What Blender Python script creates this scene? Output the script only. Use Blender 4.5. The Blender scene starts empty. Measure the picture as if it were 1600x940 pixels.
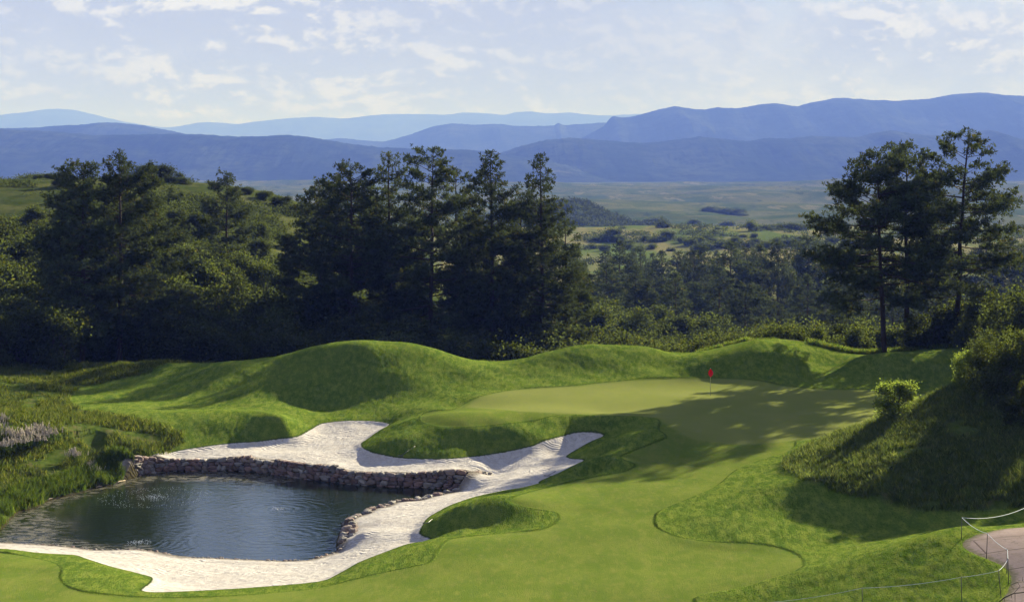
import bpy, math, random
import numpy as np
from mathutils import Vector
R = math.radians
C = bpy.context.scene.collection
scn = bpy.context.scene
# ------------------------------------------------------------ camera, sky, sun, exposure
F = 2800.0; HZ = 255.0; CX = 800.0; CZ = 20.0      # focal length in photo pixels, eye-level row, eye height
cam_d = bpy.data.cameras.new('camera'); cam = bpy.data.objects.new('camera', cam_d); C.objects.link(cam)
cam.location = (0, 0, CZ); cam.rotation_euler = (R(90), 0, 0)
cam_d.sensor_width = 36; cam_d.lens = 36*F/1600; cam_d.shift_y = -(470-HZ)/1600
cam_d.clip_start = 1.0; cam_d.clip_end = 120000
scn.camera = cam
SUN_AZ, SUN_EL = R(33), R(19.5)
sd = Vector((math.sin(SUN_AZ)*math.cos(SUN_EL), math.cos(SUN_AZ)*math.cos(SUN_EL), math.sin(SUN_EL)))
sl = bpy.data.lights.new('sun', 'SUN'); sl.energy = 5.0; sl.angle = R(0.53); sl.color = (1.0, 0.93, 0.81)
so = bpy.data.objects.new('sun', sl); C.objects.link(so)
so.rotation_euler = (-sd).to_track_quat('-Z', 'Y').to_euler(); so.location = (60, 150, 80)
scn.view_settings.view_transform = 'Standard'; scn.view_settings.look = 'None'
scn.view_settings.gamma = 1; scn.view_settings.use_curve_mapping = False
scn.view_settings.exposure = 2.15
scn.cycles.max_bounces = 5; scn.cycles.diffuse_bounces = 2; scn.cycles.glossy_bounces = 2
scn.cycles.transmission_bounces = 2; scn.cycles.transparent_max_bounces = 4; scn.cycles.volume_bounces = 0

class NT:
    """tiny node builder"""
    def __init__(s, tree): s.t = tree; s.n = tree.nodes; s.n.clear()
    def add(s, kind, ins=None, out=0, **kw):
        n = s.n.new(kind)
        for k, v in kw.items(): setattr(n, k, v)
        for k, v in (ins or {}).items(): s.put(n.inputs[k], v)
        return n.outputs[out] if out is not None else n
    def put(s, sock, v):
        if isinstance(v, bpy.types.NodeSocket): s.t.links.new(v, sock)
        elif v is not None:
            if isinstance(v, (tuple, list)) and len(v) == 3 and sock.type == 'RGBA': v = (*v, 1)
            sock.default_value = v
    def m(s, op, a, b=None, c=None, clamp=False):
        n = s.n.new('ShaderNodeMath'); n.operation = op; n.use_clamp = clamp
        for i, v in enumerate((a, b, c)):
            if v is not None: s.put(n.inputs[i], v)
        return n.outputs[0]
    def ss(s, v, a, b, lo=0.0, hi=1.0):
        return s.add('ShaderNodeMapRange', {0: v, 1: a, 2: b, 3: lo, 4: hi}, interpolation_type='SMOOTHSTEP')
    def mix(s, f, a, b, bt='MIX'):
        n = s.n.new('ShaderNodeMix'); n.data_type = 'RGBA'; n.blend_type = bt
        s.put(n.inputs[0], f); s.put(n.inputs[6], a); s.put(n.inputs[7], b); return n.outputs[2]
    def vm(s, op, a, b=None):
        n = s.n.new('ShaderNodeVectorMath'); n.operation = op
        s.put(n.inputs[0], a)
        if b is not None: s.put(n.inputs[1], b)
        return n.outputs[1] if op in ('LENGTH', 'DISTANCE') else n.outputs[0]
    def noise(s, vec, scale, detail=3, rough=0.5, dist=0.0, out=0):
        return s.add('ShaderNodeTexNoise', {'Vector': vec, 'Scale': scale, 'Detail': detail, 'Roughness': rough, 'Distortion': dist}, out)
    def attr(s, name, out=2): return s.add('ShaderNodeAttribute', out=out, attribute_name=name)

w = bpy.data.worlds.new('World'); scn.world = w; w.use_nodes = True
W = NT(w.node_tree)
sky = W.add('ShaderNodeTexSky', sky_type='NISHITA', sun_disc=False, sun_elevation=SUN_EL, sun_rotation=SUN_AZ,
            altitude=1900, air_density=1.0, dust_density=0.6, ozone_density=1.5)
dirv = W.add('ShaderNodeTexCoord', out=0)
sep = W.add('ShaderNodeSeparateXYZ', {0: dirv}, None)
SKYS = 0.06
K = 1/SKYS
el = sep.outputs[2]
# flattened puffs: direction vector with the height stretched, so clouds lie in long low banks
cv = W.vm('MULTIPLY', dirv, (1.0, 1.0, 2.0))
warp = W.noise(cv, 7.0, 3, 0.5, out=1)
cv2 = W.vm('ADD', cv, W.vm('MULTIPLY', W.vm('SUBTRACT', warp, (0.5, 0.5, 0.5)), (0.05, 0.05, 0.05)))
big = W.noise(cv2, 6.5, 9, 0.67)
up = W.vm('ADD', cv2, (0.004, 0.0, 0.008))
big2 = W.noise(up, 6.5, 9, 0.67)
fine = W.noise(cv2, 26.0, 6, 0.62)
dens = W.ss(W.m('ADD', W.m('MULTIPLY', big, 0.75), W.m('MULTIPLY', fine, 0.25)), 0.36, 0.56)
rim = W.ss(W.m('SUBTRACT', big, big2), -0.006, 0.045)         # sunlit edges of the puffs
bank = W.ss(W.noise(cv, 4.0, 3, 0.5), 0.35, 0.62, 0.35, 1.0)
rim = W.m('MULTIPLY', W.m('MULTIPLY', rim, W.ss(dens, 0.0, 0.35)), bank)
veil = W.ss(el, 0.07, 0.19, 1.0, 0.10)
hz = (0.128*K, 0.140*K, 0.170*K)
zen = W.vm('MULTIPLY', sky, (0.14, 0.34, 0.76))
base = W.mix(veil, zen, W.mix(W.ss(el, 0.0, 0.10), (0.150*K, 0.160*K, 0.200*K), (0.132*K, 0.146*K, 0.182*K)))
# towards the sun the thin cloud glows a little
sdot = W.add('ShaderNodeVectorMath', {0: dirv, 1: tuple(sd)}, 1, operation='DOT_PRODUCT')
glow = W.ss(sdot, 0.80, 0.99, 0.93, 1.22)
base = W.vm('MULTIPLY', base, W.add('ShaderNodeCombineXYZ', {0: glow, 1: glow, 2: W.ss(sdot, 0.80, 0.99, 0.97, 1.12)}))
col = W.mix(W.m('MULTIPLY', dens, 0.9), base, (0.112*K, 0.124*K, 0.156*K))
fadelow = W.ss(el, 0.0, 0.035, 0.45, 1.0)
col = W.mix(W.m('MULTIPLY', W.m('MULTIPLY', rim, 0.95), fadelow), col, (0.200*K, 0.204*K, 0.224*K))
bg = W.add('ShaderNodeBackground', {'Color': col, 'Strength': SKYS})
W.add('ShaderNodeOutputWorld', {'Surface': bg}, None)

# ------------------------------------------------------------ small maths
def fbm(x, y, seed=0, octv=4, gain=0.5):
    """smooth value noise, 0-mean about +-0.5, wavelength 1 at octave 0"""
    out = np.zeros(np.broadcast(x, y).shape); a = 1.0; tot = 0
    x = np.asarray(x, float)+seed*17.31; y = np.asarray(y, float)+seed*7.77
    for o in range(octv):
        xi = np.floor(x); yi = np.floor(y); fx = x-xi; fy = y-yi
        fx = fx*fx*(3-2*fx); fy = fy*fy*(3-2*fy)
        def h(i, j):
            n = np.sin(i*127.1+j*311.7+o*74.7+seed*13.7)*43758.5453
            return n-np.floor(n)
        v = (h(xi, yi)*(1-fx)+h(xi+1, yi)*fx)*(1-fy)+(h(xi, yi+1)*(1-fx)+h(xi+1, yi+1)*fx)*fy
        out += a*(v-0.5); tot += a; a *= gain; x = x*2.03+5.1; y = y*2.03+9.3
    return out/tot*1.6
def sstep(v, a, b):
    t = np.clip((v-a)/(b-a), 0, 1); return t*t*(3-2*t)

# ------------------------------------------------------------ the lie of the land: surveyed spots (bearing, distance, height)
P = []                      # (u, log D, z)
def spot(px, py, z=None, D=None):
    if D is None: D = (CZ-z)*F/(py-HZ)
    else: z = CZ-(py-HZ)*D/F
    P.append(((px-CX)/F, math.log(D), z)); return D
def uspot(u, D, z): P.append((u, math.log(D), z))
WZ = -2.2
wall_top = [(200,711.5),(232,713),(264,716),(301,717),(331,716),(359,713),(387,712),(399,715),(444,719),(481,724),(524,727),(541,734),(577,736),(620,737),(662,737),(700,734),(718,734),(741,736),(760,738)]
wall_base = [(200,745),(232,738),(264,735),(301,734),(331,734),(359,734),(387,735),(399,736),(444,741),(481,747),(524,752),(541,754),(577,757),(620,759),(662,760),(700,762),(718,762),(741,757),(758,750.5)]
for (a, b), (c, d) in zip(wall_top, wall_base):
    Db = (CZ-WZ)*F/(d-HZ)
    spot(a, b, D=Db+0.25)
Z = lambda L: [spot(a, b, z=c) for a, b, c in L]
DD = lambda L: [spot(a, b, D=c) for a, b, c in L]
# foreground fairway and lobes
Z([(-120,1000,.2),(0,940,-.1),(200,945,-.2),(400,942,-.2),(600,930,0),(800,920,.1),(1000,920,.2),(1100,900,.2),(0,880,-.5),(60,895,-.5),(0,1050,.2),(500,1050,.2),(900,1050,.3),
 (200,892,-.9),(100,868,-1.15),(236,905,-.85),(0,858,-1.4),(150,910,-.3),(110,893,-.4),(180,925,-.35),
 (250,903,-1.15),(300,915,-1.0),(400,905,-1.15),(500,895,-1.0),
 (303,928,-.5),(404,922,-.5),(500,913,-.5),(500,928,-.3),
 (565,830,-1.3),(590,810,-1.4),(560,860,-1.3),(620,800,-1.4),(700,785,-1.3),(760,760,-1.1),(800,745,-1.0),(600,840,-1.1),(640,825,-1.1),(500,885,-1.4),
 (531,895,-.85),(562,877,-.95),(600,862,-.95),(640,848,-.95),(668,842,-.95),(620,875,-.3),(680,860,-.05),(700,850,0),(600,890,-.3),(570,887,-.45),
 (659,821,-1.0),(667,809,-1.1),(683,799,-1.1),(743,775,-1.05),(784,766,-.95),(830,757,-.85),(845,755,-.8),
 (760,783,.62),(720,794,.3),(700,803,0),(810,782,.65),(850,797,.3),(870,808,.12),(845,828,.05),(764,832,-.35),(720,832,-.5),(707,841,-.35),(670,838,-.85),(740,826,-.4),(800,815,-.1),
 (900,800,.1),(950,780,.2),(900,850,.1),(1000,800,.25),(800,870,.05),(824,771,.45),(900,757,.25),(720,880,.05),
 (843,752,-.8),(873,738,-.85),(901,724,-.8),(917,718,-.6),(930,718,.5),(960,717,.75),(985,722,.65),(870,757,.1),(900,748,-.1),(933,745,.15),(978,737,.3),(996,729,.45),(940,735,-.05),
 (895,717,-.85),(885,712,-.85),(921,690,-.45),(943,681,-.05),(960,682,.75),(1000,672,1.05),(1020,690,.85),(960,700,.35),(930,705,-.1),(990,705,.55),
 (873,684,-.15),(901,676,.0),(929,676,.0),(852,689,-.2),(828,698,-.45),(764,710,-.95),(724,715,-.93),(683,717,-.92),(650,717,-.92),(626,715,-.9),(586,708,-.88),(566,700,-.85),(564,692,-.8),
 (860,703,-.75),(830,722,-1.0),(900,692,-.55),(850,745,-1.0),
 (900,653,.85),(940,655,.9),(850,657,.82),(788,663,.78),(795,705,-.75),(800,735,-1.15),(778,742,-1.35),(731,668,.70),(690,668,.66),(655,663,.62),(640,655,.60),(820,659,.80),(760,665,.73),(710,668,.68),
 (574,686,-.7),(594,671,-.6),(608,662,-.5),(622,672,.15),(606,692,-.2),
 (582,657,-.5),(541,657,-.5),(505,661,-.6),(489,669,-.75),(465,682,-.9),(432,686,-.95),(364,691,-1.0),(307,699,-1.1),(263,707,-1.2),(540,690,-1.0),(480,705,-1.1),(400,703,-1.15),(620,729,-1.2),(750,725,-1.2),(690,729,-1.15)])
# left bank, mown slope
Z([(450,640,-.07),(400,636,.2),(300,640,0),(300,610,.6),(200,640,.5),(390,657,.22),(330,662,.10),(455,668,-.35),(445,658,.14),(285,690,-.75),(262,668,.0),(360,640,0.1),
 (0,790,-1.2),(0,740,0),(0,700,.9),(0,650,1.3),(0,600,1.5),(0,568,1.5),(100,762,-1.84),(50,781,-1.8),(60,765,-1.2),(100,710,-.2),(100,650,.5),(100,600,1.0),(150,735,-1.45),(200,700,-.6),(200,724,-1.4),(200,600,1.0),(215,735,-1.9)])
Z([(a, b, -2.15) for a, b in ((-30,840),(0,826),(54,793),(122,770),(173,758),(200,750),(40,849),(101,853),(153,859),(242,861),(323,871),(364,873),(420,875),(473,877),(500,870),(526,862),(526,847),(533,825),(569,803),(601,792),(652,782),(712,767))])
# long mound on the left, mounds behind the green, bank on the right
DD([(600,537,158),(560,541,157),(500,553,157),(460,563,157),(420,568,158),(350,571,159),(250,573,160),(640,540,158),(680,549,158),(720,560,158),(760,567,159),(790,567,160),
 (570,635,147.2),(570,592,151.8),(570,560,155.0),(640,625,147.8),(640,590,151.9),(640,562,155.2),(520,600,152.2),(520,575,155.2),(475,600,151.8),(470,580,155.2),(700,600,151.5),(760,590,153),(720,630,143.5),(650,640,143),(420,610,151),(490,640,147.5),
 (1190,533,159.5),(1140,541,159.5),(1100,551,160),(1065,555,161),(1230,537,161),(1270,552,160),(1305,572,158),(1020,545,160),(950,539,160),(900,542,160),(860,550,160),(820,561,160),
 (1140,583,154.0),(1140,560,155.7),(1190,580,154.1),(1190,556,156.0),(1085,570,155.2),(950,583,153.5),(880,585,153),(1050,575,156),(1240,575,154.5),
 (1290,580,155.5),(1350,560,156),(1420,554,156.5),(1490,553,157),(1560,550,158),(1350,588,152.6),(1450,592,152.2),(1350,572,154.2),(1450,570,154.2),
 (1230,531,165),(1300,545,165),(1330,553,165)])
Z([(750,640,.95),(850,630,1.1),(950,625,1.15),(1050,620,1.2),(1110,618,1.25),(788,611,1.3),(748,621,1.1),(845,606,1.4),(900,603,1.45),(933,599,1.5),(1002,593,1.6),(1059,591,1.65),(1115,591,1.65),(1164,593,1.6),(1216,602,1.45),(1281,608,1.3),(1366,609,1.3),
 (950,645,.95),(1030,650,1.0),(1150,650,1.05),(1250,650,1.1),(1060,670,.85),(1150,690,.65),(1220,685,.85),
 (1100,720,.35),(1000,720,.4),(1050,700,.6),(1150,732,.5),(1200,712,.8),(1000,760,.25),(1080,760,.3),
 (1050,812,.4),(1030,800,.3),(1150,780,.95),(1250,762,1.6),(1200,830,.5),(1250,860,.4),(1300,840,.5),(1350,820,.75),(1280,800,.95),(1400,806,1.05),(1230,727,1.5),(1261,754,1.8),(1321,770,1.75),(1382,782,1.65),(1443,795,1.5),(1500,810,1.5),(1600,800,2.2),(1230,712,1.1),(1240,695,.9)])
DD([(1277,695,116),(1321,680,116),(1370,664,115),(1440,630,114),(1480,611,114),(1560,590,114),(1640,580,114),(1350,700,107),(1450,700,104),(1550,700,102),(1550,640,109),(1450,662,109),(1600,740,97),(1300,720,107),
 (1503,844,78),(1541,872,75),(1576,913,72),(1600,823,81),(1565,826,80),(1500,826,80.5),(1420,845,82),(1350,866,83),(1250,897,83),(1160,925,82),(1503,940,71),(1400,940,73),(1300,940,76),(1600,940,69.5),(1200,950,79)])
for u, D, z in [(.25,87,2.0),(.2,89,1.1),(.286,88,2.3),(.23,124,2.5),(.2,122,1.5),(.286,128,4.0),(.25,140,1.7),(.286,150,2.4),(.35,82,4.6),(.4,60,5),(.28,50,4.2),(.15,50,2),(0,50,1),(-.2,50,1),(-.4,50,1),(-.4,80,0),(-.4,100,-.5),(-.4,125,1.2),(-.4,160,3),(-.4,250,12),(.4,80,5.5),(.4,114,11),(.4,150,6),(.4,185,0),
                (-.4,330,17),(-.1,173,-1.2),(0,173,-1.5),(.05,173,-1),(.1,173,-.5),(.14,172,1.2),(.19,173,0),(.25,172,1.5),(.3,172,2),(.35,180,1),(-.15,173,-1),(-.2,173,-.3),(-.29,172,1.5),
                (-.1,189,-3),(0,190,-5),(.1,190,-5),(.2,190,-3),(.3,190,-2.5),(-.2,190,-.3),(-.29,190,2),(-.1,215,-3),(0,215,-6),(.1,215,-7),(.2,215,-7),(.3,215,-6),(.4,230,-5),(-.2,215,6),(-.286,215,6.5),
                (-.1,260,2),(-.05,260,-3),(0,260,-6),(.05,260,-6.5),(.1,260,-10),(.2,260,-11),(.3,260,-11),(.45,260,-8),(-.2,260,11),(-.286,260,11.5),
                (-.286,330,17),(-.25,332,16.9),(-.214,335,16.2),(-.18,335,15.9),(-.143,330,14.8),(-.12,330,12.9),(-.08,330,7),(-.03,330,-2),(.03,330,-9),(.1,330,-14),(.2,330,-15),(.3,330,-15),(.45,330,-14),
                (-.4,420,10),(-.29,420,9),(-.2,420,8),(-.1,420,0),(0,430,-12),(.1,430,-18),(.2,430,-18),(.35,430,-18),
                (-.4,600,-18),(-.2,600,-18),(0,600,-20),(.2,600,-21),(.4,600,-20),
                (-.4,850,-22),(-.2,850,-22),(0,850,-22),(.1,850,-22),(.2,850,-22),(.4,850,-22),(-.3,1080,-19),(0,1080,-19),(.1,1100,-18.6),(.2,1100,-18.8),(.4,1080,-19),
                (-.3,1300,-34),(0,1300,-34),(.1,1300,-34),(.2,1300,-34),(.4,1300,-34),(-.3,1700,-40),(0,1700,-40),(.1,1700,-40),(.2,1700,-39),(.4,1700,-40),(-.3,2400,-41),(0,2400,-41),(.1,2400,-40),(.2,2400,-38),(.4,2400,-38),
                (-.4,3300,-34),(0,3300,-34),(.1,3300,-32),(.2,3300,-31),(.4,3300,-34),(-.4,4000,-32),(0,4000,-31),(.2,4000,-29),(.4,4000,-30),(-.4,6000,-45),(0,6000,-45),(.2,6000,-45),(.4,6000,-45),(-.4,20000,-60),(0,20000,-60),(.4,20000,-60)]:
    uspot(u, D, z)
P = np.array(P)
_n = len(P)
def _U(r2): return 0.5*r2*np.log(np.maximum(r2, 1e-14))
d2 = (P[:, None, 0]-P[None, :, 0])**2+(P[:, None, 1]-P[None, :, 1])**2
A = np.zeros((_n+3, _n+3)); A[:_n, :_n] = _U(d2)+np.eye(_n)*2e-7
Q = np.c_[np.ones(_n), P[:, :2]]; A[:_n, _n:] = Q; A[_n:, :_n] = Q.T
sol = np.linalg.solve(A, np.r_[P[:, 2], 0, 0, 0])
def hbase(X, D):
    X = np.asarray(X, float); D = np.asarray(D, float)
    shp = np.broadcast(X, D).shape
    D = np.broadcast_to(D, shp).ravel(); X = np.broadcast_to(X, shp).ravel()
    u = np.clip(X/D, -.5, .5); s = np.log(D); out = np.empty(len(u))
    for i in range(0, len(u), 20000):
        a, b = u[i:i+20000], s[i:i+20000]
        r2 = (a[:, None]-P[None, :, 0])**2+(b[:, None]-P[None, :, 1])**2
        out[i:i+20000] = _U(r2)@sol[:_n]+sol[_n]+sol[_n+1]*a+sol[_n+2]*b
    # rolling of the far grassland
    far = sstep(D, 1150, 1700)
    out += far*(fbm(X/420, D/330, 3, 4)*26+fbm(X/110, D/160, 5, 3)*3.0)*(1-sstep(D, 4300, 6000))
    hx = X/D*1520-50
    out += 25*np.exp(-np.abs(np.where(hx > 0, hx/38, hx/90))**1.7-(np.abs(D-1520)/170)**2)*(1+.25*fbm(X/30, D/40, 9, 3))*(D > 1000)
    out += sstep(D, 230, 330)*(1-sstep(D, 1150, 1300))*fbm(X/38, D/60, 8, 4)*1.6
    return out.reshape(shp)
def cast(px, py, D0=60., D1=1200.):
    """where the sight line through a photo pixel meets the ground"""
    u = (px-CX)/F; v = (py-HZ)/F
    Ds = np.exp(np.linspace(math.log(D0), math.log(D1), 1600))
    g = (CZ-v*Ds)-hbase(u*Ds, Ds)
    k = np.where((g[:-1] > 0) & (g[1:] <= 0))[0]
    if len(k) == 0: return None
    k = k[0]; t = g[k]/(g[k]-g[k+1]); D = Ds[k]*(1-t)+Ds[k+1]*t
    return np.array([u*D, D, CZ-v*D])
def smooth_loop(pts, n=5, closed=True):
    pts = np.array(pts, float); m = len(pts); out = []
    for i in range(m if closed else m-1):
        if closed: p0, p1, p2, p3 = pts[i-1], pts[i], pts[(i+1) % m], pts[(i+2) % m]
        else: p0, p1, p2, p3 = pts[max(i-1, 0)], pts[i], pts[i+1], pts[min(i+2, m-1)]
        for k in range(n):
            t = k/n
            q = .5*((2*p1)+(-p0+p2)*t+(2*p0-5*p1+4*p2-p3)*t*t+(-p0+3*p1-3*p2+p3)*t**3)
            # keep the spline from overshooting on long-short neighbours
            out.append(q*.8+(p1*(1-t)+p2*t)*.2)
    if not closed: out.append(pts[-1])
    return out
def region(pix, n=4, plane=None, closed=True):
    out = []
    for p in smooth_loop([q[:2] for q in pix], n, closed):
        if plane is not None:
            D = (CZ-plane)*F/(p[1]-HZ); out.append(((p[0]-CX)/F*D, D)); continue
        c = cast(p[0], p[1])
        if c is not None: out.append(c[:2])
    return np.array(out)
def sdf(poly, X, Y, lim=6.0):
    """signed distance, negative inside, clipped"""
    shp = X.shape; X = X.ravel(); Y = Y.ravel()
    out = np.full(len(X), lim)
    x0, y0 = poly.min(0)-lim; x1, y1 = poly.max(0)+lim
    ix = np.where((X > x0) & (X < x1) & (Y > y0) & (Y < y1))[0]
    a = poly; b = np.roll(poly, -1, 0); d = b-a; L = (d**2).sum(1)+1e-12
    for i in range(0, len(ix), 30000):
        k = ix[i:i+30000]; x = X[k][:, None]; y = Y[k][:, None]
        t = np.clip(((x-a[:, 0])*d[:, 0]+(y-a[:, 1])*d[:, 1])/L, 0, 1)
        dist = np.sqrt(((x-a[:, 0]-t*d[:, 0])**2+(y-a[:, 1]-t*d[:, 1])**2).min(1))
        cr = ((a[:, 1] > y) != (b[:, 1] > y)) & (x < d[:, 0]*(y-a[:, 1])/np.where(d[:, 1] == 0, 1e-9, d[:, 1])+a[:, 0])
        ins = cr.sum(1) % 2 == 1
        out[k] = np.where(ins, -dist, dist)
    return np.clip(out, -lim, lim).reshape(shp)

water_px = [(-40,842),(-25,834),(0,826),(23,802),(54,793),(77,781),(122,770),(150,761),(173,758),(200,748)]+wall_base[1:-1]+[(757,751),(740,758),(712,768),(672,776),(652,782),(621,784),(601,792),(585,794),(569,803),(545,811),(536,823),(531,835),(527,847),(529,860),(500,870),(480,875),(440,876),(364,873),(323,871),(275,870),(242,861),(210,858),(153,859),(101,853),(40,849),(0,847)]
P_water = region(water_px, 3, plane=WZ)
sand_px = [(-60,848),(0,857),(40,861),(81,864),(117,866),(133,871),(170,883),(210,893),(238,901),(236,910),(222,921),(242,924),(303,922),(404,916),(500,907),(531,894),(562,877),(600,862),(640,848),(672,843),(655,834),(659,821),(667,809),(683,799),(707,787),(743,775),(784,766),(838,757),(843,751),(873,738),(901,724),(912,718),(892,716),(885,711),(921,690),(943,680),(929,675.5),(901,675.5),(873,683),(852,688),(828,698),(764,710),(724,714.5),(683,717),(626,715),(586,708),(567,700),(564,692),(574,685),(594,671),(608,662),(582,657.5),(541,657),(505,661),(489,669),(465,682),(432,686),(400,690),(364,692),(307,699),(263,707),(238,712)]
_wt = []
for (a, b), (c, d) in zip(wall_top, wall_base):
    Db = (CZ-WZ)*F/(d-HZ); _wt.append(((a-CX)/F*Db, Db))
_sp = region(sand_px, 4)
_inner = region([(753,751.3),(738,758),(712,765),(690,768),(660,770),(600,778),(560,790),(530,800),(510,830),(505,850),(480,862),(400,862),(300,858),(230,850),(150,846),(60,838),(0,836),(-60,838)], 1, plane=WZ)
P_sand = np.vstack([_sp, np.array(_wt[2:]), _inner])
fair_px = [(-60,860),(0,864),(40,869),(77,877),(92,887),(90,904),(105,918),(133,926),(182,931),(242,934),(323,933),(404,928),(500,918),(590,897),(634,888),(675,878),(691,856),(707,842),(764,835),(845,828),(869,819),(878,807),(869,799),(836,794),(804,787),(798,781),(824,770),(881,756),(933,745),(978,737),(996,728),(990,722),(976,717),(974,712),(994,704),(1026,692),(1043,685),(1042,679),(1032,671),(1034,659),(1026,653),(1002,650),(962,649),(901,647),(861,649),(836,655),(788,661),(731,666),(691,666),(663,659),(659,650),(675,643),(707,640),(723,633),(748,621),(788,611),(845,606),(900,603),(933,599),(1002,593),(1059,591),(1115,591),(1164,593),(1196,597),(1216,602),(1281,608),(1350,609)]
fair_b = [(1240,690),(1238,698),(1224,708),(1188,718),(1148,734),(1127,752),(1107,765),(1059,785),(1026,799),(1019,811),(1024,825),(1059,839),(1115,847),(1188,851),(1228,860),(1249,872),(1251,884),(1236,894),(1215,902),(1150,920),(1080,935),(1060,1000),(500,1100),(-120,1050)]
hidden = np.array([[36, 146], [38, 140], [33, 132], [26, 125]], float)
P_fair = np.vstack([region(fair_px, 4, closed=False), hidden, region(fair_b, 4, closed=False)])
green_a = [(727,636),(748,621),(788,611),(845,606),(900,603),(933,599),(1002,593),(1059,591),(1115,591),(1164,593),(1196,597),(1216,602),(1281,608),(1350,609)]
green_b = [(1262,686),(1200,692),(1143,694),(1083,686),(1052,671),(1030,655),(1002,651),(901,647),(800,642)]
P_green = np.vstack([region(green_a, 4, closed=False), hidden[:3], region(green_b, 4, closed=False)])
path_px = [(1760,812),(1600,823),(1565,826),(1527,835),(1505,846),(1507,856),(1527,867),(1542,873),(1565,883),(1577,894),(1580,907),(1574,925),(1565,940),(1550,1000),(1760,1000)]
P_path = region(path_px, 4)
natR = [(1230,731),(1228,722),(1243,712),(1262,702)]
natR2 = [(1640,792),(1560,797),(1500,800),(1443,797),(1382,782),(1321,770),(1261,754)]
P_natR = np.vstack([region(natR, 4, closed=False), np.array([[19.5,117.5],[22,119],[27,122],[34,126],[50,135],[75,135],[75,90]]), region(natR2, 4, closed=False)])
P_natL = np.vstack([np.array([[-75,104.]]), region([(-50,838),(0,838),(54,806),(122,783),(173,770),(208,758),(222,735),(222,720),(238,713),(262,705),(292,688),(262,668),(190,652),(120,640),(104,620),(150,602),(230,585)], 4, closed=False), np.array([[-31,163.],[-27,166],[-75,175]])])

# ------------------------------------------------------------ ground sheet: rows follow distance, columns follow bearing
def rows():
    d = [40.0]
    while d[-1] < 24000:
        D = d[-1]
        st = 1.5 if D < 66 else (0.20+0.0009*(D-66)) if D < 168 else (0.35+(D-168)*.012 if D < 300 else D*.0085)
        d.append(D+st)
    return np.array(d)
rD = rows()
rU = np.r_[np.linspace(-.52, -.31, 30)[:-1], np.linspace(-.31, .31, 1000), np.linspace(.31, .52, 30)[1:]]
nR, nC = len(rD), len(rU)
gU, gD = np.meshgrid(rU, rD); gX = gU*gD
gZ = hbase(gX, gD)
S = {k: sdf(p, gX, gD) for k, p in dict(water=P_water, sand=P_sand, fair=P_fair, green=P_green, path=P_path, natR=P_natR, natL=P_natL).items()}
behind = np.full(gX.shape, 6.0)           # unmown ground beyond the crests
crest = np.interp(gU, [-.5,-.19,-.08,.0,.1,.15,.19,.26,.5], [166,165,165,166,166,163.5,162.8,163,163])
S['back'] = np.clip(crest-gD, -6, 6)
nat = np.minimum(np.minimum(S['natR'], S['natL']), S['back'])
inW = S['water']; sandm = S['sand']
near = (gD < 400)
near = 1-sstep(gD, 300, 420)
wob = fbm(gX*1.3, gD*.6, 11, 3)*.10
# shaping near the edges
sf = -sstep(-(sandm+wob*.6), -.05, .6)*.10
sf *= sstep(inW, -.2, 1.0)
gZ = gZ+sf
cut = np.minimum(S['fair'], S['path'])
gZ += sstep(cut+wob*.25, 0.0, .22)*.055*sstep(sandm, .05, .7)*near                                     # rough stands higher than the fairway
gZ += (sstep(np.minimum(S['natR'], S['natL']), 0.3, -.4)*(.10+fbm(gX*.8, gD*.5, 21, 4)*.25))*near*sstep(sandm, 0, .8)*sstep(inW, 0, 1)
rough_m = sstep(cut, 0, .3)*sstep(sandm, 0, .8)*near
gZ += rough_m*(fbm(gX*5, gD*2.6, 31, 3)*.030+fbm(gX*.30, gD*.25, 33, 4)*.20)
gZ += (1-sstep(sandm, -.3, 0))*(fbm(gX*1.6, gD*1.2, 41, 4)*.045)*sstep(inW, -.1, .8)
gZ += sstep(-S['fair'], .2, 1.5)*(fbm(gX*.16, gD*.13, 43, 3)*.10)*sstep(-S['green'], 1.0, -.5)*near
bed = WZ-.12-.5*sstep(-inW, 0, 3)
lim_ = WZ+.10+.42*np.clip(inW, 0, 6)+.10*fbm(gX*.9, gD*.9, 61, 3)
lim_ = lim_+1.6*sstep(gU*F+CX, 140, 203)
lim_ = np.where((gU < (203-CX)/F) & (gD > 103) & (inW < 5.5), lim_, 99)
gZ = np.minimum(gZ, lim_)
dry = np.maximum(gZ, WZ+.03+.10*np.clip(inW, 0, 1.2))
t = sstep(inW+wob*.3, -.30, 0.02)
gZ = np.where(near > .5, np.where(inW < 2, bed*(1-t)+dry*t, gZ), gZ)
def hz_at(x, y):
    """final ground height"""
    x = np.atleast_1d(np.asarray(x, float)); y = np.atleast_1d(np.asarray(y, float))
    u = x/y; i = np.interp(y, rD, np.arange(nR)); j = np.interp(u, rU, np.arange(nC))
    i0 = np.clip(i.astype(int), 0, nR-2); j0 = np.clip(j.astype(int), 0, nC-2); a = i-i0; b = j-j0
    return (gZ[i0, j0]*(1-b)+gZ[i0, j0+1]*b)*(1-a)+(gZ[i0+1, j0]*(1-b)+gZ[i0+1, j0+1]*b)*a

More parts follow.
